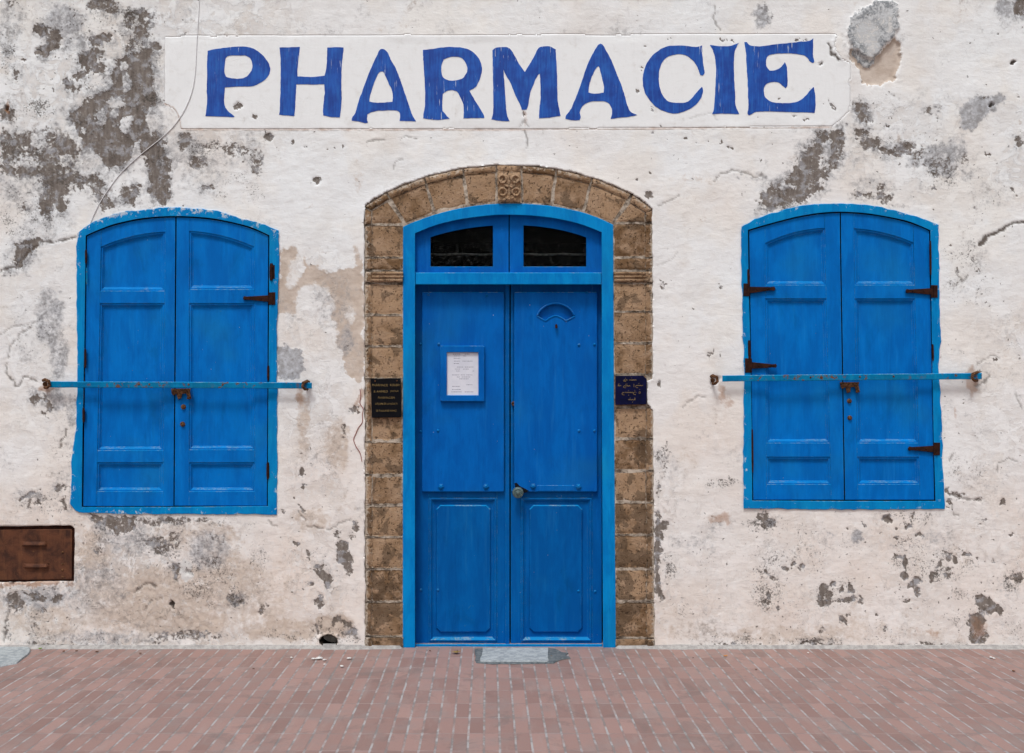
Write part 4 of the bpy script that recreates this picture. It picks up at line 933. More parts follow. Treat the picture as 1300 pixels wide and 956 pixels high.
# left window
w1=window('left window with a blue arched frame smeared with whitewash and closed panelled shutters',LWo,LWi,LW_OUT,LW_IN,652)
mb=MB(); loft(mb,LWo,LWi,-0.010,0.07,wash=lambda x,y: 1.0 if (y<285 and 130<x<345) else (0.75 if y>645 and 130<x<215 else (0.5 if y<300 else 0.0))); mb.build('window_frame',M['win_frame'],w1,attrs={'a_edge':[a for a,b in LATT],'a_wash':[b for a,b in LATT]})
mb=MB(); prism(mb,offset_poly(LWi,-4),0.045,0.07,0.2); mb.build('gap_shade_sheet',M['dark'],w1)  # near-black sheet stands in for the shade in the shutter gaps
A=polyfn([(p[0],p[1]+1.6) for p in LW_IN['arc']],6)
shutter(w1,lin((110.4,300),(105.6,642)),lin((222.6,300),(220.2,642)),A,642.4,lin((128.5,300),(122.5,640)),lin((209.8,300),(207,640)),
        polyfn([(129.5,313),(150,305),(170,299.5),(190,296.2),(209.5,294.3)],2),369.5,385,572,587,624,YLF,M['shutter'])
shutter(w1,lin((224.2,300),(221.6,642)),lin((340.6,300),(338.8,642)),A,642,lin((240.3,300),(240,640)),lin((322.8,300),(323.5,640)),
        polyfn([(240.3,293.4),(260,295),(280,299),(300,304.5),(322,313)],2),367.5,385,571,587,624,YLF-0.001,M['shutter'])
strap_hinge(w1,(341,371,349.5,387),(310,378.5),YLF-0.002)
for a in [(344.5,334.5,356,2.4),(340.5,464,483,1.6),(340,587,608,1.9),(109.2,317,335,1.5),(108.3,443,467,1.5),(106.2,518,536,1.7)]: butt_hinge(w1,a[0],a[1],a[2],YLF-0.006,a[3],'rust')
butt_hinge(w1,110.2,340,361,YLF-0.004,0.9,'bar_blue')
def latch(parent,x,y,s=1.0):
    mb=MB()
    prism(mb,wobble([(x-12,y-7),(x+13,y-7),(x+12,y-3),(x+14,y+6),(x+10,y+7),(x+7,y-1),(x+2,y),(x+1,y+6),(x-3,y+7),(x-5,y),(x-9,y+2),(x-11,y-1)],int(x),.5),YLF-0.022,YLF-0.004,.4)
    tube(mb,[W(x+6,y-5,YLF-0.02),W(x+11,y-3,YLF-0.03),W(x+12,y+3,YLF-0.032),W(x+9,y+6,YLF-0.02)],0.006,8)
    dome(mb,x-8,y-3,YLF-0.02,2.2)
    return mb.build('rusty_latch',M['rust_or'],parent)
def stud(parent,x,y,r=2.6,mat='rust_or'):
    mb=MB(); c=W(x,y,YLF); lathe(mb,c,[(r/200*1.3,-0.001),(r/200*1.3,0.004),(r/200,0.006),(r/200*0.9,0.014),(r/200*0.4,0.017)],sides=8)
    return mb.build('stud',M[mat],parent)
latch(w1,229,500); stud(w1,233,516.5); stud(w1,232,538.5)
# right window
w2=window('right window with a blue arched frame and four rusty strap hinges on its shutters',RWo,RWi,RW_OUT,RW_IN,646)
mb=MB(); loft(mb,RWo,RWi,-0.010,0.07); mb.build('window_frame',M['win_frame'],w2,attrs={'a_edge':[a for a,b in LATT],'a_wash':[b for a,b in LATT]})
mb=MB(); prism(mb,offset_poly(RWi,-4),0.045,0.07,0.2); mb.build('gap_shade_sheet',M['dark'],w2)  # same near-black sheet, painted shade for the gaps round these shutters
A=polyfn([(p[0],p[1]+1.5) for p in RW_IN['arc']],6)
shutter(w2,lin((951.2,300),(956.4,636)),lin((1066.2,300),(1071.6,636)),A,634.4,lin((971.3,300),(973,640)),lin((1047,300),(1055.5,640)),
        polyfn([(971.5,309),(990,300.5),(1010,294.8),(1030,291.2),(1047,289.4)],2),362,379,562.5,580,615,YLF,M['shutter'])
shutter(w2,lin((1067.6,300),(1073,636)),lin((1179.6,300),(1186,636)),A,634.4,lin((1084,300),(1089,640)),lin((1159.5,300),(1168,640)),
        polyfn([(1084,290),(1105,292.3),(1125,296.5),(1145,302),(1160,308.5)],2),362,379,562.5,580,615,YLF-0.001,M['shutter'])
strap_hinge(w2,(943.5,360,951.5,376),(983,366.5),YLF-0.002); strap_hinge(w2,(946,455,954.5,473),(985,464.5),YLF-0.002)
strap_hinge(w2,(1182,362,1190.5,378),(1151,369.5),YLF-0.002); strap_hinge(w2,(1185,562,1193.5,578),(1154,569.5),YLF-0.002)
for a in [(1181,306,349,1.3),(1184,437,458,1.3),(955,545,600,1.2),(950,342,362,1.6),(951,432,455,1.8)]: butt_hinge(w2,a[0],a[1],a[2],YLF-0.006,a[3],'rust',lean=0.6)
latch(w2,1078,492); stud(w2,1078,509,2.4); stud(w2,1078.6,530.5,2.4)

# iron bars across the shutters
def hook(mb,x,y,flip=1):
    c=[W(x-5*flip,y-4,-0.01),W(x-3*flip,y-5,-0.045),W(x+2*flip,y-3,-0.068),W(x+3*flip,y+2,-0.068),W(x,y+5,-0.05),W(x-3*flip,y+5,-0.01)]
    tube(mb,[tuple(p) for p in c],[.010,.011,.010,.009,.009,.010],8)
    lathe(mb,W(x-3*flip,y+.5,-0.004),[(0.016,-0.01),(0.014,0.003),(0.008,0.006)],sides=9)
def iron_bar(label,xa,ya,xb,yb_,hooks):
    loc=W((xa+xb)/2,(ya+yb_)/2,-0.045); e=empty('shutter_bar',loc); props(e,label,'bar','iron bars across the shutters')
    mb=MB(); n=24; P=[]
    for x in np.linspace(xa,xb,n): P.append((x,ya+(yb_-ya)*(x-xa)/(xb-xa)-3.9+random.uniform(-.15,.15)))
    for x in np.linspace(xb,xa,n): P.append((x,ya+(yb_-ya)*(x-xa)/(xb-xa)+3.9+random.uniform(-.15,.15)))
    prism(mb,P,-0.052,-0.043,0.7)
    mb.build('flat_bar',M['bar_blue'],e)
    for hx,hy,fl in hooks:
        mb=MB(); hook(mb,hx,hy,fl); mb.build('wall_hook',M['rust_or'],e)
    for t in (0.34,0.38,0.53,0.66): mb=MB(); dome(mb,xa+(xb-xa)*t,ya+(yb_-ya)*t-0.5,-0.052,1.3); mb.build('rivet',M['rust_or'],e)
    return e
iron_bar('blue painted iron bar with rusty hooks across the left window shutters',63,488,396,489.5,[(60,487,1),(387,489,-1)])
iron_bar('blue painted iron bar with rusty hooks across the right window shutters',917,480.5,1246.5,477.5,[(908,482,1),(1237,478,-1)])

# ------------------------------------------------------------------ door
door=empty('door',W(646,820,0.05),building)
props(door,'tall double door painted deep blue under a light blue arched frame')
mb=MB(); loft(mb,DOORo,DOORi,0.004,0.14,close=False); 
prism(mb,[(527.3,346),(763.6,346),(763.8,361.3),(527.3,361.3)],0.012,0.13,0.8)
mb.build('door_frame',M['frame_blue'],door)
YT=0.050
mb=MB()
# transom sashes: each with one curved-top pane
TA=polyfn([(p[0],p[1]+0.3) for p in DOOR_IN['arc']],6)
GT=polyfn([(546,301.5),(570,294.5),(598,289.5),(626,286.5),(646,285.6),(664.5,286.3),(692,289),(720,293.8),(744,301.5)],4)
def sash(x0,x1,g0,g1):
    n=14; top=[(x,float(TA(x))-2) for x in np.linspace(x0,x1,n)]; gt=[(x,float(GT(x))) for x in np.linspace(g0,g1,n)]
    O=resample([(x0,348)]+[(x0,top[0][1])],8)[:-1].tolist()+top+resample([(x1,top[-1][1]),(x1,348)],8)[1:].tolist()+resample([(x1,348),(x0,348)],10)[1:-1].tolist()
    I=resample([(g0,338.5)]+[(g0,gt[0][1])],8)[:-1].tolist()+gt+resample([(g1,gt[-1][1]),(g1,338.5)],8)[1:].tolist()+resample([(g1,338.5),(g0,338.5)],10)[1:-1].tolist()
    loft(mb,O,I,YT,YT+0.045); return I
I1=sash(526.5,645.8,546.6,625.8); I2=sash(647.0,764.4,664.6,744.2)
mb.build('transom_sash',M['door_blue'],door)
for I in (I1,I2):
    m2=MB(); prism(m2,offset_poly(I,-1),YT+0.026,YT+0.031,0.1); m2.build('transom_pane',M['glass'],door)
m2=MB()
for a,b in ((545,627),(663,745)):
    m2=MB(); tube(m2,[W(x,323+0.5*math.sin(x),YT+0.10) for x in np.linspace(a-6,b+6,14)],0.007,6); m2.build('iron_rod',M['glassdust'],door)
m2=MB(); boxw(m2,-0.86,1.02,0.20,2.2,0.0,2.94)
bm=bmesh.new(); me=bpy.data.meshes.new('t'); me.from_pydata(m2.V,[],m2.F); bm.from_mesh(me)
F=[f for f in m2.F if not all(m2.V[i][1]==0.20 for i in f)]
mk('dark_passage',m2.V,F,M['dark'],building); bm.free(); bpy.data.meshes.remove(me)

YD=0.115
FAN=[(681.5,400.5)]+[(705.5+25*math.cos(a)*1.0,409-23.5*math.sin(a)) for a in np.linspace(math.radians(158),math.radians(22),17)]+[(730,401),(724,404),(718.5,407),(714,403.5),(709,401),(705.5,400.3),(702,401),(697,403.5),(692.5,407),(687,404)]
def door_leaf(x0,x1,px0,px1,bx0,bx1,mo,flip):
    e=MB()
    o0,o1,i0,i1=mo    # outer and inner x of the lower panel moulding
    top=355; bot=819
    prism(e,rect(x0,top,o0,bot),YD,YD+0.04,.4); prism(e,rect(o1,top,x1,bot),YD,YD+0.04,.4)
    prism(e,rect(o0+.05,top,o1-.05,632),YD+.0006,YD+.04,.4); prism(e,rect(o0+.05,814.5,o1-.05,bot),YD+.0006,YD+.04,.4)
    n0=len(e.V)
    lf=e.build('door_leaf',M['door_lower'],door)
    def addn(m):
        bm=bmesh.new(); bm.from_mesh(lf.data); base=[bm.verts.new(tuple(np.array(v)-np.array(WORLD[lf.name]))) for v in m.V]
        for f in m.F:
            fc=bm.faces.new([base[i] for i in f]); fc.normal_update()
            if fc.normal.y>0: fc.normal_flip()
        bm.to_mesh(lf.data); bm.free()
    m=MB()
    ring(m,rect(o0,632,o1,814.5),[(0,0),(0.4,-0.005),(1.8,-0.007),(3.0,-0.003),(3.6,0.004),(6.0,0.012)],YD,fill=True); addn(m)
    # raised field with clipped corners
    r=MB(); c=5.5; a,b,t_,bo=i0,i1,641,803
    P=[(a+c,t_),(b-c,t_),(b-c,t_+0.1),(b-1,t_+c),(b,t_+c),(b,bo-c),(b-1,bo-c),(b-c,bo-0.1),(b-c,bo),(a+c,bo),(a+c,bo-.1),(a+1,bo-c),(a,bo-c),(a,t_+c),(a+1,t_+c),(a+c,t_+.1)]
    P=[(a+c,t_),(b-c,t_),(b,t_+c),(b,bo-c),(b-c,bo),(a+c,bo),(a,bo-c),(a,t_+c)]
    prism(r,P,YD-0.002,YD+0.02,1.4,0.010); r.build('raised_panel',M['door_lower'],door)
    # upper applied board with rounded corners
    s=MB(); rr=2.0
    P=[]
    for cx,cy,a0 in ((bx1-rr,370.6+rr,-90),(bx1-rr,624.5-rr,0),(bx0+rr,624.5-rr,90),(bx0+rr,370.6+rr,180)):
        for k in range(5): an=math.radians(a0+k*22.5); P.append((cx+rr*math.cos(an),cy+rr*math.sin(an)))
    prism(s,P,YD-0.028,YD-0.001,.9)
    if flip:
        # open the front face and sink the fan into it
        fr=s.F[0] if False else None; s.F.pop(0)
        cu=bpy.data.curves.new('b','CURVE'); cu.dimensions='2D'; cu.fill_mode='BOTH'
        for Q in (offset_poly(P,.9),np.array(FAN)):
            sp=cu.splines.new('POLY'); sp.points.add(len(Q)-1); sp.use_cyclic_u=True
            for i,(a_,b_) in enumerate(Q): sp.points[i].co=(a_,-b_,0,1)
        o=bpy.data.objects.new('b',cu); COL.objects.link(o); bpy.context.view_layer.update()
        me=bpy.data.meshes.new_from_object(o.evaluated_get(bpy.context.evaluated_depsgraph_get())); bpy.data.objects.remove(o); bpy.data.curves.remove(cu)
        s.add([W(v.co.x,-v.co.y,YD-0.028) for v in me.vertices],[tuple(p.vertices) for p in me.polygons]); bpy.data.meshes.remove(me)
        nF=len(FAN); Q=[W(a_,b_,YD-0.028) for a_,b_ in FAN]+[W(a_,b_,YD-0.004) for a_,b_ in FAN]
        s.add(Q,[(i,(i+1)%nF,nF+(i+1)%nF,nF+i) for i in range(nF)]+[tuple(range(nF,2*nF))])
        ub=s.build('upper_board',M['door_blue'],door,recalc=False)
        for f in ub.data.polygons:
            if f.normal.y>0.5 and f.center.y+WORLD[ub.name][1]<YD-0.01: f.flip()
    else: s.build('upper_board',M['door_blue'],door)
    return lf
door_leaf(527.2,647.0,0,0,535.7,640,(544.6,631,553.5,623),0)
door_leaf(648.4,763.9,0,0,652.7,758.3,(661.5,751.7,671.7,739.5),1)
YB=YD-0.028
mb=MB()
prism(mb,rect(641.5,362,646.6,819),YD-0.012,YD+0.01,.6); prism(mb,rect(648.6,362,651.6,624),YD-0.006,YD+0.01,.4)
mb.build('meeting_strip',M['door_lower'],door)
mb=MB()
for x,y,yy in [(556,546.8,YB),(534,548,YD),(735,547,YB),(754.7,547,YB),(735,438,YB),(754.7,437.6,YB),(557,437,YB),(534,437,YD),(534.5,749,YD),(556,749,YD),(734.4,750.4,YD),(755.5,751,YD),(544,374,YB),(618,375.5,YB),(745,371.8,YB)]:
    mb=MB(); dome(mb,x,y,yy,1.8,0.8); mb.build('screw',M['door_lower'],door)
mb=MB()
for x,y in [(559.8,618),(617,618),(676.8,617.5),(734.4,618)]:
    mb=MB(); lathe(mb,W(x,y,YB),[(0.020,-0.001),(0.020,0.004),(0.013,0.007),(0.011,0.016),(0.005,0.018)],sides=6); mb.build('bolt',M['door_lower'],door)
mb=MB(); prism(mb,rect(682,616,729,623.5),YB-0.003,YB+0.002,.4); mb.build('patch_plate',M['door_blue'],door)
mb=MB(); lathe(mb,W(657.3,624.7,YB),[(0.014,-0.002),(0.014,0.022),(0.030,0.026),(0.036,0.034),(0.034,0.044),(0.024,0.048),(0.022,0.045),(0.013,0.046),(0.012,0.054),(0.004,0.056)],sides=24); mb.build('door_knob',M['knob'],door,smooth=False)
mb=MB(); prism(mb,wobble([(653,613.5),(656,613),(660,617),(667,620.5),(671,623),(668,625.5),(660,626),(655,622)],4,.3),YB-0.0035,YB+0.001,.3); mb.build('knob_plate',M['dark'],door)
mb=MB(); lathe(mb,W(652,512.5,YD-0.012),[(0.015,-0.001),(0.015,0.006),(0.010,0.010),(0.009,0.006),(0.001,0.004)],sides=16); mb.build('lock',M['rust_or'],door)
mb=MB(); tube(mb,[W(706.2,413,YB+0.001),W(706.2,414,YB-0.02),W(706.4,416.5,YB-0.022)],0.008,8); mb.build('peg',M['rust'],door)
# sunk fan ornament: a crescent recess cut with a raised lower lip
fan=[(681.5,400.5)]+[(705.5+25*math.cos(a)*1.0,409-23.5*math.sin(a)) for a in np.linspace(math.radians(158),math.radians(22),17)]+[(730,401)]
low=[(730,401),(724,404),(718.5,407),(714,403.5),(709,401),(705.5,400.3),(702,401),(697,403.5),(692.5,407),(687,404),(681.5,400.5)]
mb=MB(); 
outer=catmull(fan[1:-1],1,False); P=list(map(tuple,fan))+low[1:-1]
# crescent sheet slightly sunk: dark upper lip (thin proud rim above, added to cast more shade) and bright lower lip
tube(mb,[W(x,y-0.4,YB-0.003) for x,y in fan],[0.001]+[0.006]*(len(fan)-2)+[0.001],8)
lowp=resample(low,21); tube(mb,[W(x,y+0.6,YB-0.001) for x,y in lowp],0.0045,6)
mb.build('fan_shade_rim',M['door_blue'],door)
mb=MB(); prism(mb,[(527.4,817.6),(764.6,817.6),(764.8,822.6),(527.3,822.6)],0.030,0.125,.6); mb.build('door_sill',M['frame_blue'],door)

# notice frame on the door
nf=empty('notice_frame',W(587,509,YB)); props(nf,'blue wooden frame holding a printed paper on the left door leaf','notice')
mb=MB(); O=resample(rect(559,439,615,509.5)+[(559,439)],81)[:-1]; I=resample(rect(567.3,447.3,607.3,501.7)+[(567.3,447.3)],81)[:-1]
loft(mb,O,I,YB-0.026,YB-0.0005); mb.build('frame_border',M['door_blue'],nf)
mb=MB(); prism(mb,rect(566.8,447,607.6,502),YB-0.012,YB-0.001,.1); mb.build('paper',M['paper'],nf)
mb=MB(); rr=random.Random(5)
for y,segs in [(449.6,[(575,584),(590,596)]),(452,[(576,584),(588,592)]),(454.8,[(576,584.5)]),(458.5,[(576.5,584),(587,600)]),(461.6,[(576,583)]),(466,[(580,588),(590,601)]),(468.6,[(578,584),(588,595)]),(471,[(579,584),(600,602)]),
               (476,[(574,583),(585,590),(592,600)]),(478.6,[(580,584),(586,597)]),(481,[(583,595)]),(488.5,[(592,600)]),(490.5,[(574,584)]),(494.5,[(574,585)]),(497.5,[(573,586),(590,601)])]:
    for a,b in segs:
        x=a
        while x<b:
            w=rr.uniform(.8,2.4); prism(mb,rect(x,y-.32,min(b,x+w),y+.32),YB-0.0124,YB-0.0118,.02); x+=w+.45
mb.build('printed_lines',M['ink'],nf)

# ------------------------------------------------------------------ plaques
def text_mesh(s,size,font=None,bold=0.0):
    c=bpy.data.curves.new('t','FONT'); c.body=s; c.size=size; c.align_x='CENTER'; c.align_y='CENTER'; c.extrude=0.0006; c.offset=bold; c.resolution_u=3
    o=bpy.data.objects.new('t',c); COL.objects.link(o); bpy.context.view_layer.update()
    me=bpy.data.meshes.new_from_object(o.evaluated_get(bpy.context.evaluated_depsgraph_get()))
    bpy.data.objects.remove(o); bpy.data.curves.remove(c)
    V=np.array([tuple(v.co) for v in me.vertices]) if len(me.vertices) else np.zeros((0,3)); F=[tuple(p.vertices) for p in me.polygons]; bpy.data.meshes.remove(me)
    return V,F
def put_text(mb,s,px,py,wpx,hpx,y):
    V,F=text_mesh(s,0.05)
    if not len(V): return
    lo,hi=V.min(0),V.max(0); c=(lo+hi)/2; sx=wpx/200/(hi[0]-lo[0]); sz=hpx/200/(hi[1]-lo[1]); C=W(px,py,y)
    mb.add([(C[0]+(v[0]-c[0])*sx,y-v[2]*0.8,C[2]+(v[1]-c[1])*sz) for v in V],F)
pl=empty('plaque',W(489.5,530,-0.01)); props(pl,'black plaque with gold French lettering screwed to the stone left of the door','sign')
mb=MB(); prism(mb,[(470.6,480.9),(508.8,480.4),(509.8,529.8),(472,530.4)],-0.022,-0.004,.5); mb.build('plate',M['plaque_black'],pl)
mb=MB()
for s,x,y,w,h in [('PHARMACIE',482.5,489,20,2.9),('KOUBRY',502,488.8,13,2.9),('& AHMED',483.3,497,18,2.7),('JNOUI',500.5,496.8,10,2.7),('PHARMACIEN',490.5,504.8,21,2.5),('DIPLOME DE LA FACULTE',490.5,512.6,28,2.3),('DE TOULOUSE FRANCE',490.5,521.4,26,2.3)]: put_text(mb,s,x,y,w,h,-0.0228)
mb.build('lettering',M['gold'],pl)
for a,b in ((476.3,483.8),(504,483.4)): mb=MB(); dome(mb,a,b,-0.022,1.0); mb.build('screw',M['rust_or'],pl)
pr=empty('plaque',W(801,514,-0.01)); props(pr,'navy blue plaque with Arabic lettering on the stone right of the door','sign')
mb=MB(); prism(mb,[(781.2,477.2),(816.5,476.9),(821,481),(821,513.5),(781.2,514)],-0.022,-0.004,.4); mb.build('plate',M['plaque_blue'],pr)
mb=MB()
def scribe(pts,r=0.0017): tube(mb,[W(x,y,-0.0225) for x,y in catmull(pts,3,False,170)],r,5)
def word(x0,x1,y,teeth,tail=0,up=None):
    """joined script: a base stroke with teeth, an optional tall stroke and a tail under the line"""
    n=teeth*2+1; P=[(x1-(x1-x0)*k/(n-1),y-(1.1 if k%2 else 0)) for k in range(n)]
    if tail: P+= [(x0-0.6,y+0.6),(x0+0.2,y+tail),(x0+2.6,y+tail+.3)]
    scribe(P)
    if up is not None: scribe([(up,y-3.2),(up+.1,y-1.5),(up,y)])
word(799,808,483,4); word(792.2,796.5,483,2,1.0); word(807.5,816.4,490,4,2.0,None); word(792,800,490.5,4,1.6,794.5); word(784.3,788.6,490.2,2,0,785); scribe([(804.8,487.5),(804.8,491.5)])
word(804.5,807.8,498.6,1,2.2); word(793,803.6,498.8,5,0); word(790.2,792,499,1,2.2); scribe([(810.6,498.4),(812.4,497.4),(813,499),(811,499.6)]); word(797.5,806.5,508,4,0,806)
for dx,dy in [(802,479.8),(794,480.2),(811,486.8),(796,487.6),(786.5,487.4),(798,495.8),(806,495.6),(800,505.4),(803,510.6),(798,501.6),(812,494.5)]: dome(mb,dx,dy,-0.022,.45)
mb.build('lettering',M['gold'],pr)

# ------------------------------------------------------------------ painted sign
sign=empty('painted_sign',W(644,164)); props(sign,'raised white panel over the door with PHARMACIE hand painted in blue capitals','sign')
grid_mesh('sign_panel',qp,M['plaster'],sign,skirt=True,depth=0.03)
S=6.5
LET=[('P',(250,40),[(90,160),(160,145),(260,132),(380,125),(440,133),(490,155),(540,195),(580,240),(603,295),(600,345),(575,385),(530,420),(480,445),(430,455),(340,455),(232,462),(228,530),(226,590),(240,635),(270,668),(308,700),(306,708),(200,703),(72,700),(80,640),(85,570),(82,480),(85,380),(85,290),(87,200)],
 [(270,200),(350,198),(400,200),(440,222),(458,270),(452,320),(430,355),(400,380),(350,390),(290,388),(240,375),(228,330),(230,270),(240,220)]),
('H',(250,40),[(682,133),(765,132),(850,128),(843,200),(832,290),(830,370),(940,377),(1055,366),(1068,300),(1073,220),(1076,135),(1140,130),(1210,132),(1205,200),(1195,280),(1193,380),(1192,480),(1195,560),(1188,640),(1180,710),(1110,707),(1042,693),(1042,640),(1048,570),(1055,500),(1050,436),(940,438),(820,436),(818,500),(812,600),(805,697),(740,694),(680,688),(686,600),(690,480),(692,330),(690,230)],None),
('A',(435,40),[(325,145),(350,152),(375,180),(400,240),(430,290),(465,370),(490,440),(530,560),(560,650),(580,700),(605,742),(540,740),(470,738),(474,690),(468,665),(430,650),(340,652),(270,658),(225,672),(203,685),(202,725),(208,748),(190,756),(120,742),(75,735),(80,710),(110,660),(130,580),(160,500),(200,390),(250,270),(290,185),(305,155)],
 [(318,330),(335,335),(355,370),(380,430),(405,480),(415,540),(412,582),(330,588),(270,588),(222,580),(225,540),(245,470),(270,400),(295,345)]),
('R',(435,40),[(662,155),(740,145),(830,132),(920,130),(1000,138),(1060,160),(1110,205),(1140,255),(1150,310),(1140,370),(1115,430),(1090,465),(1045,490),(1080,550),(1130,630),(1165,690),(1170,715),(1080,715),(997,718),(1000,670),(995,600),(970,540),(940,495),(900,485),(860,492),(828,515),(822,580),(823,650),(840,675),(880,720),(800,730),(730,727),(665,718),(668,680),(680,600),(680,480),(672,330),(665,230)],
 [(900,210),(970,215),(1010,250),(1030,310),(1015,355),(985,390),(930,405),(870,402),(830,380),(815,330),(818,270),(835,230)]),
('M',(610,40),[(98,155),(130,135),(200,130),(245,145),(280,200),(320,270),(365,335),(400,280),(440,210),(475,145),(510,125),(570,125),(620,150),(625,250),(632,370),(635,520),(640,600),(655,665),(660,695),(590,708),(483,718),(485,650),(495,560),(495,460),(490,350),(470,365),(440,430),(410,510),(395,600),(380,645),(340,645),(330,610),(290,530),(250,430),(215,370),(190,315),(195,400),(203,520),(210,620),(220,690),(240,740),(160,738),(92,725),(105,650),(105,500),(102,350),(100,250)],None),
('A',(610,40),[(990,100),(1010,115),(1040,165),(1080,240),(1120,340),(1160,440),(1195,550),(1215,620),(1240,665),(1290,690),(1240,702),(1150,712),(1075,722),(1085,670),(1080,630),(1055,592),(1010,577),(930,577),(880,590),(840,620),(818,665),(828,705),(820,732),(760,733),(700,722),(705,695),(740,650),(780,560),(830,430),(880,280),(930,180),(965,120)],
 [(975,288),(990,330),(1005,400),(1018,455),(1015,505),(950,515),(892,505),(892,470),(905,410),(930,350),(955,300)]),
('C',(700,40),[(1245,118),(1243,180),(1252,260),(1262,340),(1250,365),(1228,360),(1210,310),(1180,255),(1130,210),(1080,190),(1020,192),(960,210),(915,255),(893,310),(885,390),(895,470),(925,540),(970,580),(1040,590),(1110,585),(1150,560),(1200,500),(1240,460),(1250,475),(1245,520),(1220,570),(1180,615),(1110,655),(1030,677),(960,668),(890,640),(830,590),(780,520),(757,450),(755,370),(775,290),(820,215),(880,160),(950,125),(1030,118),(1110,120),(1190,128)],None),
('I',(860,40),[(268,112),(340,122),(440,118),(505,95),(485,135),(470,180),(465,280),(468,400),(475,520),(480,610),(510,683),(430,680),(370,678),(285,682),(300,640),(308,540),(315,420),(318,300),(305,200),(290,150)],None),
('E',(860,40),[(552,90),(570,88),(600,115),(700,122),(800,108),(900,98),(1020,85),(1080,80),(1120,58),(1118,130),(1118,200),(1130,250),(1115,262),(1090,245),(1070,215),(1030,195),(950,183),(860,183),(780,188),(745,205),(730,245),(735,290),(760,325),(810,320),(850,298),(885,255),(900,290),(905,350),(907,440),(890,468),(870,450),(840,425),(790,417),(740,430),(715,465),(715,520),(740,560),(790,585),(860,592),(940,590),(1000,575),(1060,530),(1090,490),(1125,458),(1135,530),(1138,620),(1130,672),(1050,668),(900,665),(750,660),(650,665),(615,680),(590,692),(578,680),(585,620),(582,520),(578,400),(570,280),(565,180)],None)]
from_y=-0.0092
def height_at(px,py):
    i=np.clip(((np.asarray(px)-gx[0])/STEP),0,nx-2); j=np.clip(((np.asarray(py)-gy[0])/STEP),0,ny-2)
    i0=i.astype(int); j0=j.astype(int); a=i-i0; b=j-j0
    return (H[j0,i0]*(1-a)*(1-b)+H[j0,i0+1]*a*(1-b)+H[j0+1,i0]*(1-a)*b+H[j0+1,i0+1]*a*b)
for ch,(ox,oy),P,Hh in LET:
    cu=bpy.data.curves.new('l','CURVE'); cu.dimensions='2D'; cu.fill_mode='BOTH'; cu.extrude=1.0
    for Q in (P,Hh):
        if Q is None: continue
        Q=catmull(np.array(Q,float),5,True,48); Q=Q+np.stack([fbm(Q[:,0],Q[:,1],35,71,3)*3.5,fbm(Q[:,0],Q[:,1],35,72,3)*3.5],1)
        sp=cu.splines.new('POLY'); sp.points.add(len(Q)-1); sp.use_cyclic_u=True
        for i,(a,b) in enumerate(Q): sp.points[i].co=(a,b,0,1)
    o=bpy.data.objects.new('l',cu); COL.objects.link(o); bpy.context.view_layer.update()
    me=bpy.data.meshes.new_from_object(o.evaluated_get(bpy.context.evaluated_depsgraph_get())); bpy.data.objects.remove(o); bpy.data.curves.remove(cu)
    bm=bmesh.new(); bm.from_mesh(me); bmesh.ops.remove_doubles(bm,verts=bm.verts,dist=0.01)
    bmesh.ops.triangulate(bm,faces=bm.faces)
    for _ in range(2):
        le=[e for e in bm.edges if e.calc_length()>40 and abs(e.verts[0].co.z-e.verts[1].co.z)<.5]
        if le: bmesh.ops.subdivide_edges(bm,edges=le,cuts=2); bmesh.ops.triangulate(bm,faces=bm.faces)
    bm.to_mesh(me); bm.free()
    V3=np.array([tuple(v.co) for v in me.vertices]); F3=[tuple(p.vertices) for p in me.polygons]; bpy.data.meshes.remove(me)
    px=ox+V3[:,0]/S; py=oy+V3[:,1]/S; hh=height_at(px,py)
    yy=np.where(V3[:,2]>0,-hh-0.0022,-hh+0.001)
    L=mk('letter',[(-0.15+(a-620)/200,y,1.55+(512-b)/200) for a,b,y in zip(px,py,yy)],F3,M['letter'],sign); L['label']='blue hand painted capital '+ch

# ------------------------------------------------------------------ cabinet, cables
cab=empty('utility_cabinet',W(12,740)); props(cab,'rusty brown steel cabinet door with raised slots set low in the wall','cabinet')
mb=MB(); prism(mb,[(-72,667),(96,666),(96,740),(-72,742)],0.020,0.09,.3); mb.build('cabinet_body',M['rust'],cab)
mb=MB(); prism(mb,[(-66,673),(91,671.5),(92,674),(91.5,735.5),(-66,737.5)],0.010,0.021,.8); mb.build('cabinet_door',M['cabinet'],cab)
for (xa,ya) in ((27,687.5),(29.5,715.5)):
    mb=MB(); n=10
    prof=[(0,0.010),(1.2,0.001),(3.2,-0.006),(4.6,-0.008),(4.9,0.009)]
    Vs=[];Fs=[]
    for t in np.linspace(0,1,n):
        x=xa+33*t; k=min(1,min(t,1-t)*9)
        for dy,yy in prof: Vs.append(W(x,ya+dy,0.010+(yy-0.010)*k))
    for i in range(n-1):
        for r in range(len(prof)-1): Fs.append((i*5+r,i*5+r+1,(i+1)*5+r+1,(i+1)*5+r))
    mb.add(Vs,Fs); mb.build('vent_louvre',M['cabinet'],cab)
mb=MB()
for y in (701,716,723.5,732.5): mb=MB(); dome(mb,79.5,y,0.010,1.5); mb.build('rivet',M['rust_or'],cab)
def cable(name,label,pts,r,mat,y=-0.012,cat='cable'):
    P=catmull(np.array(pts,float),6,False,170); mb=MB()
    tube(mb,[W(x,yy,-float(height_at(x,yy))-r*0.9+y) for x,yy in P],r,6)
    o=mb.build(name,mat,None); props(o,label,cat); return o
cable('cable','thin grey cable hanging loose from the top down to the left window arch',[(254,-60),(253,0),(252,20),(249.5,60),(248,90),(244,115),(235,138),(222,158),(205,175),(180,195),(155,218),(140,237),(128,255),(118,275),(113,289)],0.0026,M['cable'],-0.001)
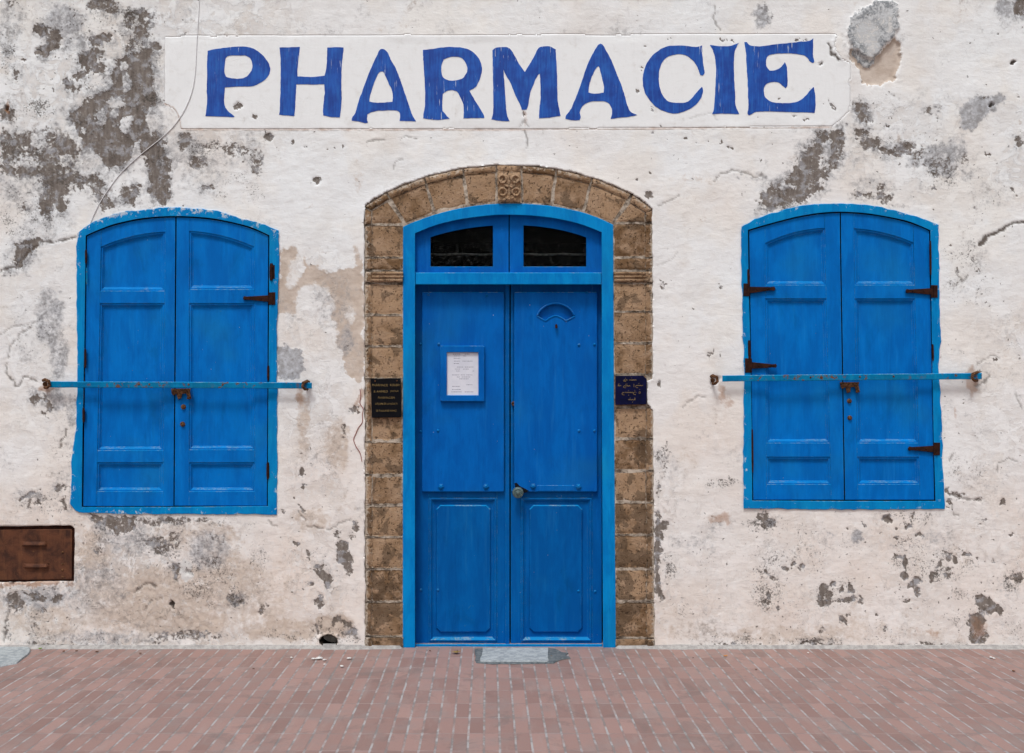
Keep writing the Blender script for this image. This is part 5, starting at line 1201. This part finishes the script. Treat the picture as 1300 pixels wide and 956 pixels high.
cable('cable','thin dark red wire trailing down the plaster beside the black plaque',[(457,494),(458,503),(457,512),(461,519),(460,526),(460,536),(455,543),(452,550),(449,558),(452,567),(457,575),(459.5,586)],0.0022,M['redwire'],-0.001)

# ------------------------------------------------------------------ ground
KY=-0.80
n1=160; mb=MB(); XS=np.linspace(-6,6,n1+1); YSs=np.concatenate([np.linspace(0.30,-2.2,60),np.linspace(-2.5,-9.0,20)])
gV=[];
for y in YSs:
    for x in XS: gV.append((x,y,0.004*fbm(np.array(x*100.),np.array(y*100.),60,801,3)-0.002))
gV=[(float(a),float(b),float(c)) for a,b,c in gV]
gF=[(j*(n1+1)+i,j*(n1+1)+i+1,(j+1)*(n1+1)+i+1,(j+1)*(n1+1)+i) for j in range(79) for i in range(n1)]
o=mk('pavement',gV,gF,M['paving'],None,origin=(0,0,0),smooth=True); props(o,kind='structure')
o=mk('ground',[(-400,-400,-0.16),(400,-400,-0.16),(400,400,-0.16),(-400,400,-0.16)],[(0,1,2,3)],simple('pale_dry_ground',(0.22,0.18,0.14),(0.34,0.29,0.24),3,.95),None,origin=(0,0,-0.16)); props(o,kind='structure')
# cement patches: px positions on the ground plane
def G(px,py,z=0.0):
    d=D*(1.55-z)*200/(py-512); return (-0.15+(px-620)/200*d/D, d-D, z)
def patch(name,P,z0,h,mat,label,cat,seed):
    P=resample(list(P)+[P[0]],61)[:-1]; Q=[G(a,b,z0) for a,b in P]; Q=[(x+float(fbm(np.array(x*100),np.array(y*100),5,seed,3))*0.012,y+float(fbm(np.array(x*100),np.array(y*100),5,seed+9,3))*0.010,z) for x,y,z in Q]
    n=len(Q); c=np.mean(np.array(Q),0); Vv=[(x,y,z0-0.004) for x,y,z in Q]+[(c[0]+(x-c[0])*0.985,c[1]+(y-c[1])*0.95,z0+h) for x,y,z in Q]
    F=[tuple(range(n,2*n))]+[(i,(i+1)%n,n+(i+1)%n,n+i) for i in range(n)]
    o=mk(name,Vv,F,mat,None); props(o,label,cat,kind='structure'); return o
patch('cement_smear',[(603.5,823.8),(613,822.8),(700,822.8),(708,824),(713,828),(722,829),(716,832),(726,835),(712,837),(703,841.5),(625,842.5),(604,841)],0.0035,0.003,M['cement_dark'],None,None,3)
patch('cement_slab',[(612.5,823.6),(696,823.6),(697.5,841),(609,841)],0.0035,0.010,M['concrete'],None,None,13)
patch('cement_corner',[(-60,820),(37,821.5),(40,828),(22,842),(-60,857)],0.0035,0.006,M['concrete'],None,None,23)
# cement fillet between paving and wall
mb=MB(); xs=np.linspace(-4.0,4.0,400); Vs=[];Fs=[]
for i,x in enumerate(xs):
    a=float(fbm(np.array(x*100.),np.array(0.),30,555,4)); w=0.030+0.018*a
    if -0.70<x<0.67: w=0.004
    for dy,z in ((0.02,0.020),(-0.006,0.016+0.006*a),(-0.5*w-0.006,0.008),(-w-0.008,-0.004)): Vs.append((x,dy,z if w>0.005 else -0.006))
for i in range(399):
    for r in range(3): Fs.append((i*4+r,i*4+r+1,(i+1)*4+r+1,(i+1)*4+r))
mb.add(Vs,Fs); o=mb.build('cement_fillet',simple('grey_cement_fillet',(0.28,0.265,0.255),(0.44,0.42,0.40),30,.95,bs=.8),None,smooth=True); props(o,kind='structure')

def leaf(name,label,px,py,size,mat,seed,curl=0.3):
    rr=random.Random(seed); c=G(px,py,0.004); prof=[(0,-1),(.25,-.75),(.6,-.8),(.5,-.35),(1.0,-.1),(.55,.2),(.6,.7),(.2,.6),(0,1.1),(-.25,.6),(-.6,.6),(-.5,.15),(-.9,-.2),(-.5,-.4),(-.55,-.8),(-.2,-.7)]
    rot=rr.uniform(0,6.28); Vt=[];n=len(prof)
    for lv in (0,0.0012):
        Vt.append((c[0],c[1],c[2]+0.002+lv))
        for u,v in prof:
            x=(u*math.cos(rot)-v*math.sin(rot))*size; y=(u*math.sin(rot)+v*math.cos(rot))*size
            Vt.append((c[0]+x,c[1]+y*0.8,c[2]+0.003+lv+curl*size*(u*u+0.5*v*v)*rr.uniform(.6,1.2)))
    F=[]
    for i in range(n):
        j=(i+1)%n; F.append((0,1+i,1+j)); F.append((n+1,n+2+j,n+2+i)); F.append((1+i,n+2+i,n+2+j,1+j))
    o=mk(name,Vt,F,mat,None,smooth=True); props(o,label,'leaf'); return o
leaf('fallen_leaf','dry yellow fallen leaf on the red paving in front of the door',579,829,0.030,M['leaf'],2,0.45)
leaf('fallen_leaf','small bright green leaf on the ground by the foot of the left wall',51,824.5,0.014,M['lime'],4,0.6)
def pebble(label,px,py,r,mat,seed,flat=.5,stretch=1.0,group='crumbs of plaster on the paving'):
    rr=random.Random(seed); bm=bmesh.new(); bmesh.ops.create_icosphere(bm,subdivisions=2,radius=1)
    c=G(px,py,0.003); rot=rr.uniform(0,3.1)
    Vt=[]
    for v in bm.verts:
        k=1+rr.uniform(-.22,.22); x=v.co.x*k*r*stretch; y=v.co.y*k*r; Vt.append((c[0]+x*math.cos(rot)-y*math.sin(rot),c[1]+x*math.sin(rot)+y*math.cos(rot),c[2]+(v.co.z*k+0.8)*r*flat))
    F=[tuple(v.index for v in f.verts) for f in bm.faces]; bm.free()
    o=mk('plaster_crumb',Vt,F,mat,None); props(o,label,'debris',group); return o
for i,(x,y,r) in enumerate([(405,836.5,.016),(398,836.8,.010),(412,838,.009),(443,836.2,.011),(370,835,.007),(434,846,.009),(412,843.5,.006),(787,856,.006),(1258,835,.010),(1262,836,.007),(1026,829,.006),(81,827,.007),(97,826.5,.006),(123,827.5,.007),(178,829.5,.006),(20,838,.006),(1287,852,.007),(700,833,.006),(546,826,.005),(322,849,.005),(880,835,.004),(960,850,.005)]):
    pebble('small white crumb of fallen plaster lying on the red paving' if i<11 else 'small dark crumb of dirt lying on the red paving',x,y,r,M['chip'] if i<11 else M['rust_or'],i+1,.4,1.5,'white crumbs on the paving' if i<11 else 'dark crumbs on the paving')
mb=MB(); a=G(919,832.5,0.006); tube(mb,[a,(a[0]+0.022,a[1]+0.006,a[2])],0.0045,8); o=mb.build('cigarette_butt',M['butt'],None); props(o,'orange cigarette butt on the paving right of the door','litter')

# ------------------------------------------------------------------ camera, light
cam=bpy.data.cameras.new('camera'); co=bpy.data.objects.new('camera',cam); COL.objects.link(co)
co.location=(-0.15,-D,1.55); co.rotation_euler=(math.radians(90),0,0)
cam.sensor_width=36; cam.lens=36*D/6.5; cam.shift_x=30/1300; cam.shift_y=34/1300; cam.clip_end=2000; cam.clip_start=0.05
SC.camera=co
EL=62
sun=bpy.data.lights.new('sun','SUN'); sun.energy=1.5; sun.angle=math.radians(12); sun.color=(0.965,0.985,0.995)
so=bpy.data.objects.new('sun',sun); COL.objects.link(so)
# direction to the sun: mostly above and in front of the facade, a little to the left
az=math.radians(-90-18); el=math.radians(EL)
import mathutils
d=mathutils.Vector((math.cos(az)*math.cos(el),math.sin(az)*math.cos(el),math.sin(el)))
so.rotation_euler=d.to_track_quat('Z','Y').to_euler(); so.location=(0,-10,12)
wd=bpy.data.worlds.new('World'); SC.world=wd; wd.use_nodes=True; nt=wd.node_tree; nt.nodes.clear()
sky=nt.nodes.new('ShaderNodeTexSky'); sky.sky_type='NISHITA'; sky.sun_disc=False; sky.sun_elevation=el
sky.sun_rotation=math.atan2(d.x,d.y); sky.air_density=1.0; sky.dust_density=4.0; sky.ozone_density=1.0
hs=nt.nodes.new('ShaderNodeHueSaturation'); hs.inputs['Saturation'].default_value=0.30
bg=nt.nodes.new('ShaderNodeBackground'); bg.inputs['Strength'].default_value=0.105; ou=nt.nodes.new('ShaderNodeOutputWorld')
nt.links.new(sky.outputs[0],hs.inputs['Color']); nt.links.new(hs.outputs[0],bg.inputs[0]); nt.links.new(bg.outputs[0],ou.inputs[0])
vs=SC.view_settings; vs.view_transform='Standard'; vs.look='None'; vs.exposure=0.28; vs.gamma=1.0; vs.use_curve_mapping=False
SC.render.engine='CYCLES'; SC.cycles.max_bounces=6; SC.cycles.use_denoising=True; SC.cycles.use_adaptive_sampling=True; SC.cycles.adaptive_threshold=0.02
